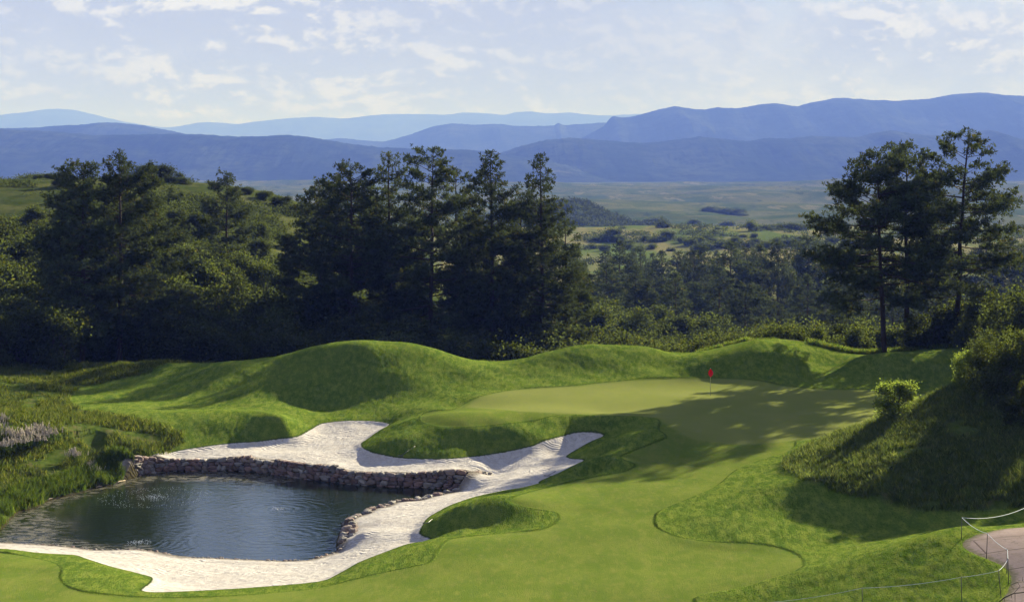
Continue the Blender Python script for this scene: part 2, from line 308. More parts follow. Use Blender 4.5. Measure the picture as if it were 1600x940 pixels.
# ------------------------------------------------------------ object helpers
def mesh_np(name, V, Fc, mat, parent=None, smooth=True, attrs=None, mats=None):
    V = np.asarray(V, np.float32); me = bpy.data.meshes.new(name)
    me.vertices.add(len(V)); me.vertices.foreach_set('co', V.ravel())
    if isinstance(Fc, np.ndarray) and Fc.ndim == 2:
        n, k = Fc.shape; lt = np.full(n, k, np.int32); fl = Fc.astype(np.int32).ravel()
    else:
        lt = np.array([len(f) for f in Fc], np.int32); fl = np.array([i for f in Fc for i in f], np.int32)
    me.loops.add(len(fl)); me.loops.foreach_set('vertex_index', fl)
    me.polygons.add(len(lt)); me.polygons.foreach_set('loop_start', np.r_[0, np.cumsum(lt)[:-1]].astype(np.int32))
    me.polygons.foreach_set('loop_total', lt)
    me.polygons.foreach_set('use_smooth', np.full(len(lt), smooth))
    for k, v in (attrs or {}).items():
        v = np.asarray(v, np.float32)
        if v.ndim == 1: a = me.attributes.new(k, 'FLOAT', 'POINT'); a.data.foreach_set('value', v)
        else: a = me.attributes.new(k, 'FLOAT_COLOR', 'POINT'); a.data.foreach_set('color', np.c_[v, np.ones(len(v))].astype(np.float32).ravel())
    me.update(calc_edges=True)
    if mat: me.materials.append(mat)
    o = bpy.data.objects.new(name, me); C.objects.link(o)
    if parent: o.parent = parent
    return o
def tag(o, label=None, cat=None, group=None, kind=None):
    if label: o['label'] = label
    if cat: o['category'] = cat
    if group: o['group'] = group
    if kind: o['kind'] = kind
    return o
def thing(name, label, cat, loc=(0, 0, 0), rz=0, group=None):
    o = bpy.data.objects.new(name, None); C.objects.link(o); o.location = loc; o.rotation_euler = (0, 0, rz)
    o.empty_display_size = .5
    return tag(o, label, cat, group)
def dup(root, loc, rz=0, sc=(1, 1, 1), label=None, group=None):
    r = root.copy(); C.objects.link(r); r.location = loc; r.rotation_euler = (0, 0, rz); r.scale = sc
    if label: r['label'] = label
    if group: r['group'] = group
    for ch in list(root.children):
        c = ch.copy(); C.objects.link(c); c.parent = r
    return r
class MB:
    """collects shapes into one mesh"""
    def __init__(s): s.V = []; s.F = []; s.n = 0; s.col = []
    def add(s, V, Fc, col=None):
        V = np.asarray(V, float); s.V.append(V); s.F += [tuple(int(i)+s.n for i in f) for f in Fc]; s.n += len(V)
        s.col.append(np.tile(col if col is not None else (1, 1, 1), (len(V), 1)))
    def tube(s, pts, rad, k=6, cap=True, col=None):
        pts = np.array(pts, float); m = len(pts); V = []
        tang = np.gradient(pts, axis=0); tang /= np.linalg.norm(tang, axis=1)[:, None]+1e-9
        ref = np.array([0, 0, 1.]) if abs(tang[0][2]) < .9 else np.array([1., 0, 0])
        for i in range(m):
            a = np.cross(tang[i], ref); a /= np.linalg.norm(a)+1e-9; b = np.cross(tang[i], a)
            for j in range(k):
                th = 2*math.pi*j/k; V.append(pts[i]+rad[i]*(math.cos(th)*a+math.sin(th)*b))
        Fc = [(i*k+j, i*k+(j+1) % k, (i+1)*k+(j+1) % k, (i+1)*k+j) for i in range(m-1) for j in range(k)]
        if cap: Fc += [tuple(range(k))[::-1], tuple((m-1)*k+j for j in range(k))]
        s.add(V, Fc, col)
    def box(s, c, size, rz=0, col=None):
        x, y, z = np.array(size)/2; V = np.array([(a*x, b*y, d*z) for a in (-1, 1) for b in (-1, 1) for d in (-1, 1)])
        ca, sa = math.cos(rz), math.sin(rz); V = np.c_[V[:, 0]*ca-V[:, 1]*sa, V[:, 0]*sa+V[:, 1]*ca, V[:, 2]]+np.array(c)
        s.add(V, [(0, 1, 3, 2), (4, 6, 7, 5), (0, 4, 5, 1), (2, 3, 7, 6), (0, 2, 6, 4), (1, 5, 7, 3)], col)
    def build(s, name, mat, parent=None, smooth=True):
        return mesh_np(name, np.vstack(s.V), s.F, mat, parent, smooth, {'tint': np.vstack(s.col)})
def mat_new(name):
    m = bpy.data.materials.new(name); m.use_nodes = True; return m, NT(m.node_tree)
def princ(T, col, rough=.7, spec=.3, normal=None, **kw):
    ins = {'Base Color': col, 'Roughness': rough, 'Specular IOR Level': spec}
    if normal is not None: ins['Normal'] = normal
    ins.update(kw)
    return T.add('ShaderNodeBsdfPrincipled', ins)
def simple(name, col, rough=.6, spec=.3, var=.25, scale=3.0, bump=0.0, bscale=20):
    m, T = mat_new(name); pos = T.add('ShaderNodeTexCoord', out=3)
    n = T.noise(pos, scale, 4, .6)
    c = T.mix(n, tuple(x*(1-var) for x in col), tuple(min(1, x*(1+var)) for x in col))
    nb = T.add('ShaderNodeBump', {'Height': T.noise(pos, bscale, 3), 'Strength': bump, 'Distance': .03}) if bump else None
    T.add('ShaderNodeOutputMaterial', {0: princ(T, c, rough, spec, nb)}, None); return m

# ------------------------------------------------------------ ground material (driven by distances to the mown edges, in metres)
def ground_material():
    m, T = mat_new('ground'); g = T.add('ShaderNodeNewGeometry', out=0)
    A = {k: T.attr('d_'+k) for k in ('green', 'fair', 'sand', 'path', 'nat', 'water')}
    n1 = T.noise(T.vm('MULTIPLY', g, (1, .6, 1)), .35, 5, .6)      # wide tone
    n2 = T.noise(T.vm('MULTIPLY', g, (1, .35, 1)), 2.2, 5, .65)
    n3 = T.noise(T.vm('MULTIPLY', g, (.8, .34, 1)), 16.0, 4, .72)
    n4 = T.noise(T.vm('MULTIPLY', g, (1, .16, 1)), 5.5, 5, .75)      # grain of the mown grass
    edge = T.m('MULTIPLY', T.m('SUBTRACT', T.noise(g, 5.0, 4, .6), .5), .22)
    # rough
    rough = T.mix(T.ss(n1, .35, .65), (.056, .098, .014), (.082, .126, .018))
    rough = T.mix(T.ss(n2, .40, .66), rough, (.132, .168, .028))
    rough = T.mix(T.ss(n3, .48, .66, 0, .8), rough, (.022, .048, .008))
    rough = T.mix(T.ss(n4, .50, .68, 0, .6), rough, (.150, .175, .040))
    dry = T.ss(T.noise(g, .9, 6, .7), .60, .72, 0, .55)
    rough = T.mix(dry, rough, (.105, .115, .030))
    # fairway
    fair = T.mix(T.ss(n1, .3, .7), (.074, .108, .019), (.105, .132, .026))
    fair = T.mix(T.ss(n2, .45, .75, 0, .5), fair, (.145, .145, .040))
    fair = T.mix(T.ss(n3, .48, .70, 0, .5), fair, (.055, .085, .012))
    fair = T.mix(T.ss(n4, .52, .70, 0, .4), fair, (.150, .160, .040))
    fair = T.mix(T.ss(T.noise(T.vm('MULTIPLY', g, (1, .5, 1)), .8, 6, .7), .48, .66, 0, .6), fair, (.068, .108, .016))
    worn = T.ss(T.noise(g, 1.7, 6, .75), .60, .70, 0, .7)
    fair = T.mix(worn, fair, (.125, .110, .035))
    green = T.mix(T.ss(n1, .3, .7), (.136, .152, .044), (.118, .140, .036))
    green = T.mix(T.ss(n2, .5, .8, 0, .35), green, (.150, .140, .048))
    # tall unmown ground: earth and straw under the stalks
    nt = T.mix(T.ss(n2, .3, .7), (.030, .052, .010), (.070, .092, .020))
    nt = T.mix(T.ss(T.noise(g, .8, 5, .7), .50, .66, 0, .8), nt, (.085, .078, .036))
    # sand with rake lines
    rk = T.add('ShaderNodeTexWave', {'Vector': T.vm('ADD', g, T.vm('MULTIPLY', T.noise(g, .22, 3, out=1), (5, 5, 0))), 'Scale': 1.1, 'Distortion': 3.0, 'Detail': 4, 'Detail Scale': 2.0}, 1, bands_direction='Y')
    sn = T.noise(T.vm('MULTIPLY', g, (1, .5, 1)), 3.0, 6, .72)
    sand = T.mix(T.ss(sn, .32, .68), (.290, .274, .266), (.395, .377, .368))
    sand = T.mix(T.ss(T.noise(g, .5, 4, .6), .45, .7, 0, .4), sand, (.345, .310, .285))
    sand = T.mix(T.ss(T.noise(T.vm('MULTIPLY', g, (1, .4, 1)), 7.0, 5, .8), .60, .74, 0, .55), sand, (.190, .168, .152))
    wet = T.ss(T.m('ADD', A['water'], T.m('MULTIPLY', edge, 2.0)), .15, .85, .80, 0)
    sand = T.mix(wet, sand, (.085, .070, .052))
    # concrete path
    br = T.add('ShaderNodeTexBrick', {'Vector': g, 'Color1': (.225, .180, .172, 1), 'Color2': (.205, .168, .160, 1), 'Mortar': (.07, .055, .05, 1), 'Scale': 1.0, 'Mortar Size': .035, 'Brick Width': 40.0, 'Row Height': 2.1}, 0)
    path = T.mix(T.ss(T.noise(g, 1.1, 6, .7), .35, .7, 0, .6), br, (.150, .120, .112))
    path = T.mix(T.ss(T.noise(g, 3.0, 7, .8), .54, .62, 0, .6), path, (.10, .085, .078))
    path = T.mix(T.ss(T.m('ADD', A['path'], T.m('MULTIPLY', edge, 3.0)), -.45, 0, 0, .7), path, (.075, .080, .035))
    mud = T.mix(n2, (.020, .018, .010), (.05, .045, .028))
    E = lambda k, w=.05: T.ss(T.m('ADD', A[k], edge), w, -w)
    c = rough
    c = T.mix(T.ss(T.m('ADD', A['nat'], T.m('MULTIPLY', edge, 3.0)), .35, -.35), c, nt)
    c = T.mix(E('fair', .06), c, fair)
    # darker line at the change of height
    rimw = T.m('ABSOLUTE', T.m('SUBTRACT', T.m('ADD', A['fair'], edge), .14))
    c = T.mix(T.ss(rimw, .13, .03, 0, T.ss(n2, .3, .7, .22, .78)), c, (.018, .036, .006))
    c = T.mix(T.ss(T.m('ADD', A['green'], edge), .30, -.45), c, green)
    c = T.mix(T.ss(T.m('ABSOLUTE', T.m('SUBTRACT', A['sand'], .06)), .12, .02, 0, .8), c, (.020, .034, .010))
    c = T.mix(E('sand', .05), c, sand)
    c = T.mix(E('path', .05), c, path)
    c = T.mix(T.ss(A['water'], .10, -.10), c, mud)
    # grass roughness of the surface
    soft = T.m('MULTIPLY', T.ss(A['green'], -.1, .2, .12, 1), 1.0)
    soft = T.m('MULTIPLY', soft, T.ss(A['fair'], -.1, .2, .30, 1))
    soft = T.m('MULTIPLY', soft, T.ss(A['path'], -.1, .1, .12, 1))
    issand = E('sand', .05)
    hgt = T.m('ADD', T.m('MULTIPLY', n3, .6), T.m('MULTIPLY', T.noise(T.vm('MULTIPLY', g, (1, .5, 1)), 26., 2, .6), .4))
    hgt = T.mix(issand, hgt, T.m('ADD', T.m('MULTIPLY', sn, .5), T.m('MULTIPLY', rk, .26)))
    dist = T.m('MULTIPLY', soft, .15)
    bp = T.add('ShaderNodeBump', {'Height': hgt, 'Distance': dist, 'Strength': 1.0})
    bs = princ(T, c, .9, .0, bp)
    T.add('ShaderNodeOutputMaterial', {0: bs}, None)
    return m
M_ground = ground_material()
def far_material():
    m, T = mat_new('far_ground'); g = T.add('ShaderNodeNewGeometry', out=0)
    sp = T.add('ShaderNodeSeparateXYZ', {0: g}, None)
    # far grassland and hill
    pn = T.noise(T.vm('MULTIPLY', g, (1, .45, 0)), .012, 6, .65)
    pn2 = T.noise(T.vm('MULTIPLY', g, (1, .30, 0)), .045, 6, .70)
    farc = T.mix(T.ss(pn, .38, .62), (.034, .052, .020), (.072, .078, .038))
    farc = T.mix(T.ss(pn2, .53, .66, 0, .80), farc, (.020, .034, .016))
    farc = T.mix(T.ss(T.noise(T.vm('MULTIPLY', g, (1, .22, 0)), .020, 5, .6), .60, .66, 0, .4), farc, (.16, .14, .10))
    hill = T.mix(T.ss(T.noise(g, .09, 5, .65), .38, .62), (.030, .042, .014), (.062, .068, .024))
    hill = T.mix(T.ss(T.noise(g, .55, 5, .7), .52, .66, 0, .6), hill, (.030, .048, .012))
    meadow = T.mix(T.ss(T.noise(T.vm('MULTIPLY', g, (1, .3, 0)), .030, 5, .6), .40, .60), (.060, .085, .024), (.130, .120, .055))
    meadow = T.mix(T.ss(T.noise(T.vm('MULTIPLY', g, (1, .35, 0)), .12, 5, .7), .55, .68, 0, .7), meadow, (.045, .065, .018))
    hill = T.mix(T.ss(sp.outputs[1], 480, 640), hill, meadow)
    farc = T.mix(T.ss(sp.outputs[1], 1150, 1250), hill, farc)
    knoll = T.vm('LENGTH', T.vm('MULTIPLY', T.vm('SUBTRACT', g, (45, 1520, 0)), (.85, .42, 0)))
    farc = T.mix(T.ss(T.m('ADD', knoll, T.m('MULTIPLY', T.m('SUBTRACT', pn2, .5), 60)), 78, 60), farc, T.mix(T.ss(T.noise(g, .10, 4, .7), .4, .6), (.018, .028, .012), (.038, .050, .020)))
    T.add('ShaderNodeOutputMaterial', {0: princ(T, farc, .9, 0.0)}, None); return m
M_far = far_material()
def build_ground():
    dx = np.gradient(gZ, axis=1)/np.gradient(gX, axis=1)          # normals from the whole sheet, so pieces join without a seam
    dzr = np.gradient(gZ, axis=0)/np.gradient(gD, axis=0)
    # d/dD at fixed u -> convert to fixed X
    dy = dzr-dx*gU
    N = np.stack([-dx, -dy, np.ones_like(dx)], -1); N /= np.linalg.norm(N, axis=-1)[..., None]
    V = np.stack([gX, gD, gZ], -1).reshape(-1, 3); N = N.reshape(-1, 3)
    idx = np.arange(nR*nC).reshape(nR, nC)
    q = np.stack([idx[:-1, :-1], idx[:-1, 1:], idx[1:, 1:], idx[1:, :-1]], -1).reshape(-1, 4)
    cen = lambda a: ((a[:-1, :-1]+a[1:, 1:])/2).ravel()
    D = cen(gD); k = np.full(len(q), 0)
    k[cen(nat) < 0] = 1; k[cen(S['fair']) < 0] = 2; k[cen(S['green']) < 0] = 3; k[cen(sandm) < 0] = 4
    k[cen(S['path']) < 0] = 5; k[cen(inW) < 0] = 6; k[D > 176] = 7; k[D > 1180] = 8
    names = ['rough_turf', 'unmown_ground', 'fairway', 'putting_green', 'bunker_sand', 'cart_path', 'pond_bed', 'valley_ground', 'far_plain']
    at = dict(d_green=S['green'], d_fair=S['fair'], d_sand=sandm, d_path=S['path'], d_nat=nat, d_water=inW)
    for i, nm in enumerate(names):
        f = q[k == i]
        if len(f) == 0: continue
        u, inv = np.unique(f, return_inverse=True)
        o = mesh_np(nm, V[u], inv.reshape(-1, 4), M_ground if i < 7 else M_far, attrs={a: b.ravel()[u] for a, b in at.items()} if i < 7 else {})
        o.data.normals_split_custom_set_from_vertices(N[u].tolist())
        tag(o, kind='structure')
build_ground()

# ------------------------------------------------------------ pond water
def pond():
    m, T = mat_new('pond_water'); g = T.add('ShaderNodeNewGeometry', out=0)
    W1 = T.noise(T.vm('MULTIPLY', g, (1, 1.6, 1)), 1.1, 3, .5)
    W2 = T.noise(T.vm('MULTIPLY', g, (1, 1.8, 1)), 4.5, 3, .55)
    h = T.m('ADD', T.m('MULTIPLY', W1, .9), T.m('MULTIPLY', W2, .32))
    for (a, b, amp, fr) in RINGS:
        d = T.vm('DISTANCE', g, (a, b, WZ))
        dd = T.m('ADD', d, T.m('MULTIPLY', T.noise(g, .9, 4), 1.1))
        wv = T.m('SINE', T.m('MULTIPLY', dd, fr))
        h = T.m('ADD', h, T.m('MULTIPLY', T.m('MULTIPLY', wv, T.ss(d, .3, 9.5, amp, 0)), 1.0))
    bp = T.add('ShaderNodeBump', {'Height': h, 'Distance': .034, 'Strength': .6})
    sc = T.attr('scum')
    mask = T.m('MULTIPLY', T.ss(T.noise(T.vm('MULTIPLY', g, (1, 1.8, 1)), 1.3, 7, .72, .6), .42, .60), T.ss(sc, .15, 1.0))
    fl = T.noise(g, 9., 4, .8)
    col = T.mix(T.m('MULTIPLY', mask, .85), (.007, .012, .006), T.mix(T.ss(fl, .45, .65), (.050, .045, .026), (.20, .18, .135)))
    bs = princ(T, col, T.m('ADD', .03, T.m('MULTIPLY', mask, .5)), .5, bp)
    bs.node.inputs['IOR'].default_value = 1.33
    T.add('ShaderNodeOutputMaterial', {0: bs}, None)
    x0, y0 = P_water.min(0)-.6; x1, y1 = P_water.max(0)+.6
    X, Y = np.meshgrid(np.arange(x0, x1, .3), np.arange(y0, y1, .3)); s = sdf(P_water, X, Y)
    n, k = X.shape; idx = np.arange(n*k).reshape(n, k)
    q = np.stack([idx[:-1, :-1], idx[:-1, 1:], idx[1:, 1:], idx[1:, :-1]], -1).reshape(-1, 4)
    keep = (s.ravel()[q].min(1) < .45)
    q = q[keep]; u, inv = np.unique(q, return_inverse=True)
    # floating scum: along the left shore and below the far end of the wall
    px = X/Y*F+CX; py = HZ+(CZ-WZ)*F/Y
    sc1 = np.exp(-((px-20)/95)**2-((py-822)/24)**2)*1.3
    sc2 = np.exp(-((px-300)/135)**2-((py-744)/9)**2)*1.2+np.exp(-((px-430)/60)**2-((py-752)/6)**2)*.6
    sc3 = sstep(-s, 3.0, .0)*(px < 240)*.9
    sc = np.clip(sc1+sc2+sc3, 0, 1.2)
    V = np.stack([X.ravel(), Y.ravel(), np.full(X.size, WZ)], -1)
    o = mesh_np('pond_water', V[u], inv.reshape(-1, 4), m, attrs={'scum': sc.ravel()[u]}); tag(o, kind='structure')
def on_water(px, py): D = (CZ-WZ)*F/(py-HZ); return ((px-CX)/F*D, D)
RINGS = [(*on_water(240, 776), .10, 11.0), (*on_water(434, 795), .16, 10.0), (*on_water(215, 848), .10, 13.0), (*on_water(430, 838), .20, 8.0)]
pond()

# ------------------------------------------------------------ far ridges: each a real range with its own depth
def ridge(name, D, prof, seed, rough, mat, depth=None, foot=-70, z0=0):
    px = np.array([p[0] for p in prof], float); py = np.array([p[1] for p in prof], float)
    cols = np.linspace(px[0], px[-1], 900); y = np.interp(cols, px, py)
    k = np.ones(9)/9; ys = np.convolve(np.pad(y, 4, 'edge'), k, 'valid')
    depth = depth or D*.20
    t = np.linspace(-1, 1, 90); T_, PX = np.meshgrid(t, cols, indexing='ij')
    top = np.maximum(CZ-(np.interp(PX, cols, ys)-HZ)*D/F, foot+5)
    Y = D+T_*depth; X = (PX-CX)/F*D
    shape = np.where(T_ < 0, 1-sstep(-T_, 0, 1)**.85, 1-sstep(T_, 0, 1))
    spur = np.abs(fbm(X/(D*.055)+T_*.7, T_*1.6, seed, 4))*1.3+fbm(X/(D*.02), T_*4, seed+1, 4)*.5
    lo = sstep(np.abs(T_), 0.0, .35)*(1-sstep(np.abs(T_), .85, 1))
    zz = foot+(top-foot)*shape*(1-.20*spur*lo)
    zz += (fbm(X/(D*.004), Y/(D*.008), seed+5, 3)*rough*D/F*(1-sstep(np.abs(T_), .9, 1)))
    zz += np.abs(fbm(X/(D*.0016), Y/(D*.01), seed+7, 2))*rough*.9*D/F*(np.abs(T_) < .5)
    V = np.stack([X, Y, zz], -1).reshape(-1, 3); n, m_ = X.shape; idx = np.arange(n*m_).reshape(n, m_)
    q = np.stack([idx[:-1, :-1], idx[:-1, 1:], idx[1:, 1:], idx[1:, :-1]], -1).reshape(-1, 4)
    o = mesh_np(name, V, q, mat); tag(o, kind='structure'); return o
def ridge_mat():
    m, T = mat_new('forested_range'); g = T.add('ShaderNodeNewGeometry', out=0)
    n = T.noise(T.vm('MULTIPLY', g, (1, .6, 1)), .0035, 6, .65)
    c = T.mix(T.ss(n, .40, .62), (.012, .020, .014), (.030, .040, .026))
    c = T.mix(T.ss(T.noise(g, .013, 4, .75), .45, .6, 0, .7), c, (.008, .012, .009))
    c = T.mix(T.ss(T.noise(g, .0012, 6, .7), .62, .72, 0, .5), c, (.08, .075, .055))
    T.add('ShaderNodeOutputMaterial', {0: princ(T, c, .9, 0)}, None); return m
M_ridge = ridge_mat()
ridge('mountain_range', 28000, [(-300,190),(-100,186),(0,180),(50,175),(72,171),(95,170),(115,172),(150,180),(180,188),(210,193),(250,199),(270,200),(300,194),(320,191),(345,192),(370,195),(410,189),(450,185),(500,183),(540,186),(560,183),(600,179),(640,178),(700,180),(720,176),(760,177),(790,181),(805,175),(830,174),(850,178),(890,176),(925,180),(950,181),(1000,178),(1100,180),(1300,180),(1700,180),(2000,185)], 1, .8, M_ridge)
ridge('wooded_hills', 13000, [(440,250),(500,219),(530,216),(560,219),(600,222),(640,211),(680,197),(705,193),(740,195),(780,194),(800,197),(850,197),(868,196),(872,190),(878,196),(920,193),(950,192),(1000,195),(1100,205),(1200,225),(1300,262)], 2, 1.1, M_ridge)
ridge('mountain_range', 11000, [(860,262),(890,232),(910,216),(930,205),(948,196),(951,184),(962,181),(968,185),(985,183),(1010,177),(1030,171),(1055,166),(1080,170),(1100,172),(1120,168),(1150,170),(1180,165),(1210,161),(1245,167),(1270,160),(1310,153),(1350,156),(1400,158),(1450,155),(1490,148),(1535,145),(1570,149),(1620,152),(1700,150),(1850,155),(2000,165)], 3, 1.2, M_ridge)
ridge('wooded_hills', 9500, [(-300,215),(-100,204),(0,201),(50,200),(90,197),(130,195),(165,192),(190,193),(220,196),(250,202),(280,208),(310,213),(340,222),(400,262)], 4, 1.5, M_ridge)
ridge('wooded_foothills', 7600, [(700,262),(740,250),(780,240),(815,228),(850,220),(885,216),(920,218),(960,221),(1000,224),(1030,222),(1060,218),(1090,214),(1130,218),(1170,221),(1200,216),(1230,217),(1270,213),(1300,214),(1340,215),(1365,209),(1390,204),(1420,209),(1450,212),(1490,210),(1520,207),(1545,203),(1570,213),(1600,219),(1700,214),(1850,220),(2000,230)], 5, 1.6, M_ridge)
ridge('wooded_foothills', 7000, [(-300,198),(-100,200),(0,202),(60,205),(110,208),(150,212),(200,211),(250,210),(310,210),(350,213),(400,214),(450,211),(485,215),(510,220),(560,227),(600,231),(650,233),(700,234),(740,235),(780,240),(830,247),(880,256),(930,268),(980,285)], 6, 1.6, M_ridge)

# ------------------------------------------------------------ haze
def haze():
    m, T = mat_new('haze_air')
    v = T.add('ShaderNodeVolumePrincipled', {'Color': HAZE_COL, 'Absorption Color': HAZE_ABS, 'Density': HAZE_D, 'Anisotropy': 0.0})
    T.add('ShaderNodeOutputMaterial', {'Volume': v}, None)
    b = MB(); zl, zh = min(-72, gZ.min()-1), 960.0
    b.box((0, 17500, (zl+zh)/2), (44000, 36000, zh-zl)); o = b.build('haze', m, smooth=False); tag(o, kind='stuff')
HAZE_D = 1.3e-4; HAZE_COL = (.078, .138, .57, 1); HAZE_ABS = (.79, .656, 0, 1)
haze()

# ------------------------------------------------------------ foliage
def leaf_mat(name, col, trans, tcol, var=.35):
    m, T = mat_new(name)
    t = T.attr('tint', 0); inf = T.add('ShaderNodeObjectInfo', out=5)
    g = T.m('ADD', T.m('MULTIPLY', inf, var), 1-var/2)
    c = T.vm('MULTIPLY', T.vm('MULTIPLY', t, col), T.add('ShaderNodeCombineXYZ', {0: g, 1: g, 2: g}))
    c2 = T.vm('MULTIPLY', T.vm('MULTIPLY', t, tcol), T.add('ShaderNodeCombineXYZ', {0: g, 1: g, 2: g}))
    a = T.add('ShaderNodeBsdfDiffuse', {0: c}); b = T.add('ShaderNodeBsdfTranslucent', {0: c2})
    mx = T.add('ShaderNodeMixShader', {0: trans, 1: a, 2: b})
    T.add('ShaderNodeOutputMaterial', {0: mx}, None); return m
M_needle = leaf_mat('pine_needles', (.036, .050, .022), .24, (.062, .080, .026))
M_oak = leaf_mat('oak_leaves', (.032, .042, .016), .34, (.070, .090, .018), .5)
M_blade = leaf_mat('grass_blades', (.085, .11, .028), .40, (.14, .18, .035), .1)
M_bark = simple('pine_bark', (.030, .022, .017), .9, .1, .5, 6, .5, 14)
M_twig = simple('oak_wood', (.045, .038, .030), .9, .1, .3, 6)

def kites(Cn, Dr, L, Wd, col, rng):
    """one kite-shaped face per row: base at Cn, along Dr"""
    n = len(Cn); a = rng.normal(size=(n, 3)); s = np.cross(Dr, a); s /= np.linalg.norm(s, axis=1)[:, None]+1e-9
    L = L[:, None]; Wd = Wd[:, None]
    V = np.stack([Cn+Dr*L*.05, Cn+Dr*L*.6+s*Wd/2, Cn+Dr*L, Cn+Dr*L*.6-s*Wd/2], 1).reshape(-1, 3)
    return V, np.arange(4*n).reshape(-1, 4), np.repeat(col, 4, 0)
def unit(v): return v/(np.linalg.norm(v, axis=-1, keepdims=True)+1e-9)

def pine_meshes(seed, h, r, cb=.2, style='round', nb=70, needles=11, L=.30, sway=.4, lean=0, gap=.12, dens=1.0, k=6):
    rng = np.random.default_rng(seed)
    fz = np.linspace(0, 1, 9)
    cx = np.cumsum(rng.normal(0, sway*.12, 9))*h/18; cy = np.cumsum(rng.normal(0, sway*.12, 9))*h/18; cx -= cx[0]; cy -= cy[0]
    cx += lean*fz*h
    tr = np.c_[cx, cy, fz*h]; r0 = .012*h+.03
    T_ = MB(); T_.tube(np.vstack([tr[0]-[0, 0, .6], tr]), [r0*1.25]+list(r0*(1-fz)**.8+.02), k)
    def axis(z): return np.array([np.interp(z, tr[:, 2], tr[:, 0]), np.interp(z, tr[:, 2], tr[:, 1]), z])
    def prof(f):
        if style == 'cone': return max(.07, (1-f)**.62)*min(1, .6+f*2)
        if style == 'flat': return (.55+.45*math.sin(math.pi*min(1, f*1.15+.12)))*max(0, 1-f**5)**.5
        return max(.06, (1-f)**.55*(.72+.5*f))*min(1, .55+f*2.2)
    cl, cd = [], []; az = rng.uniform(0, 6.28); lop = rng.uniform(0, 6.28)
    for i in range(nb):
        f = (i+rng.uniform(-.4, .4))/nb; f = min(max(f, 0), .985)**(.78 if style == 'flat' else 1)
        z = cb*h+f*(1-cb)*h; az += 2.4+rng.normal(0, .5)
        if rng.random() < gap: continue
        ln = r*prof(f)*rng.uniform(.55, 1.12)*(1+.18*math.cos(az-lop))
        pit = R((-10+38*f**1.5) if style == 'flat' else (-12+55*f**1.5))+rng.normal(0, .13); p0 = axis(z)
        d = np.array([math.cos(az)*math.cos(pit), math.sin(az)*math.cos(pit), math.sin(pit)])
        side = np.array([-math.sin(az), math.cos(az), 0]); ts = np.linspace(0, 1, 5)
        bend = rng.normal(0, .10)*ln
        bp = np.array([p0+d*ln*t+np.array([0, 0, .16*ln*t*t*(1.3-f)])+side*bend*t*t for t in ts])
        T_.tube(bp, list(np.array([.045, .034, .025, .016, .008])*(ln/3)**.6*(h/18)**.3), 4, False)
        nsub = max(2, int(ln/.26*dens))
        for j in range(nsub):
            t0_ = .45 if style == 'flat' else .28; t = t0_+(1-t0_)*(j+rng.random()*.8)/nsub; t = min(t, 1)
            q = np.array([np.interp(t, ts, bp[:, a]) for a in range(3)])
            sg = 1 if j % 2 else -1
            sl_ = (.30+.42*(1-t)+.10)*min(ln, 3.6)*rng.uniform(.5, 1.1)
            dd = unit(d*.65+side*sg*rng.uniform(.3, 1.0)+np.array([0, 0, rng.normal(.18, .28)]))
            e = q+dd*sl_
            if rng.random() < .55: T_.tube([q, (q+e)/2+[0, 0, .03], e], [.012, .009, .005], 3, False)
            nn = max(1, int(sl_/.27*dens))
            for m in range(nn):
                s_ = (m+1)/nn; cl.append(q+(e-q)*s_+rng.normal(0, .10, 3)); cd.append(unit(dd+np.array([0, 0, .5])))
        cl.append(bp[-1]); cd.append(d)
    for m in range(5): cl.append(axis(h*(.985-.01*m))+rng.normal(0, .12, 3)); cd.append(np.array([0, 0, 1.]))
    cl = np.array(cl); cd = np.array(cd); n = len(cl)
    Cn = np.repeat(cl, needles, 0); Dr = unit(rng.normal(size=(n*needles, 3))+np.repeat(cd, needles, 0)*.75)
    tone = np.repeat(rng.uniform(.6, 1.35, n), needles)[:, None]
    brown = np.repeat(rng.random(n) < .05, needles)[:, None]
    col = tone*np.where(brown, np.array([[1.7, 1.25, .9]]), np.array([[1, 1, 1.]]))
    V, Fc, cc = kites(Cn, Dr, L*rng.uniform(.7, 1.2, n*needles), L*rng.uniform(.20, .34, n*needles), col, rng)
    return T_, (V, Fc, cc)
def pine(seed, label, group, loc, rz=0, **kw):
    kw['r'] *= 1.36 if seed < 30 else 1.2; kw['nb'] = int(kw['nb']*(1.45 if seed < 30 else 1.3)); kw['L'] = .36
    T_, (V, Fc, cc) = pine_meshes(seed, **kw)
    t = thing('pine_tree', label, 'pine tree', loc, rz, group)
    T_.build('trunk', M_bark, t); mesh_np('crown', V, Fc, M_needle, t, False, {'tint': cc}); return t

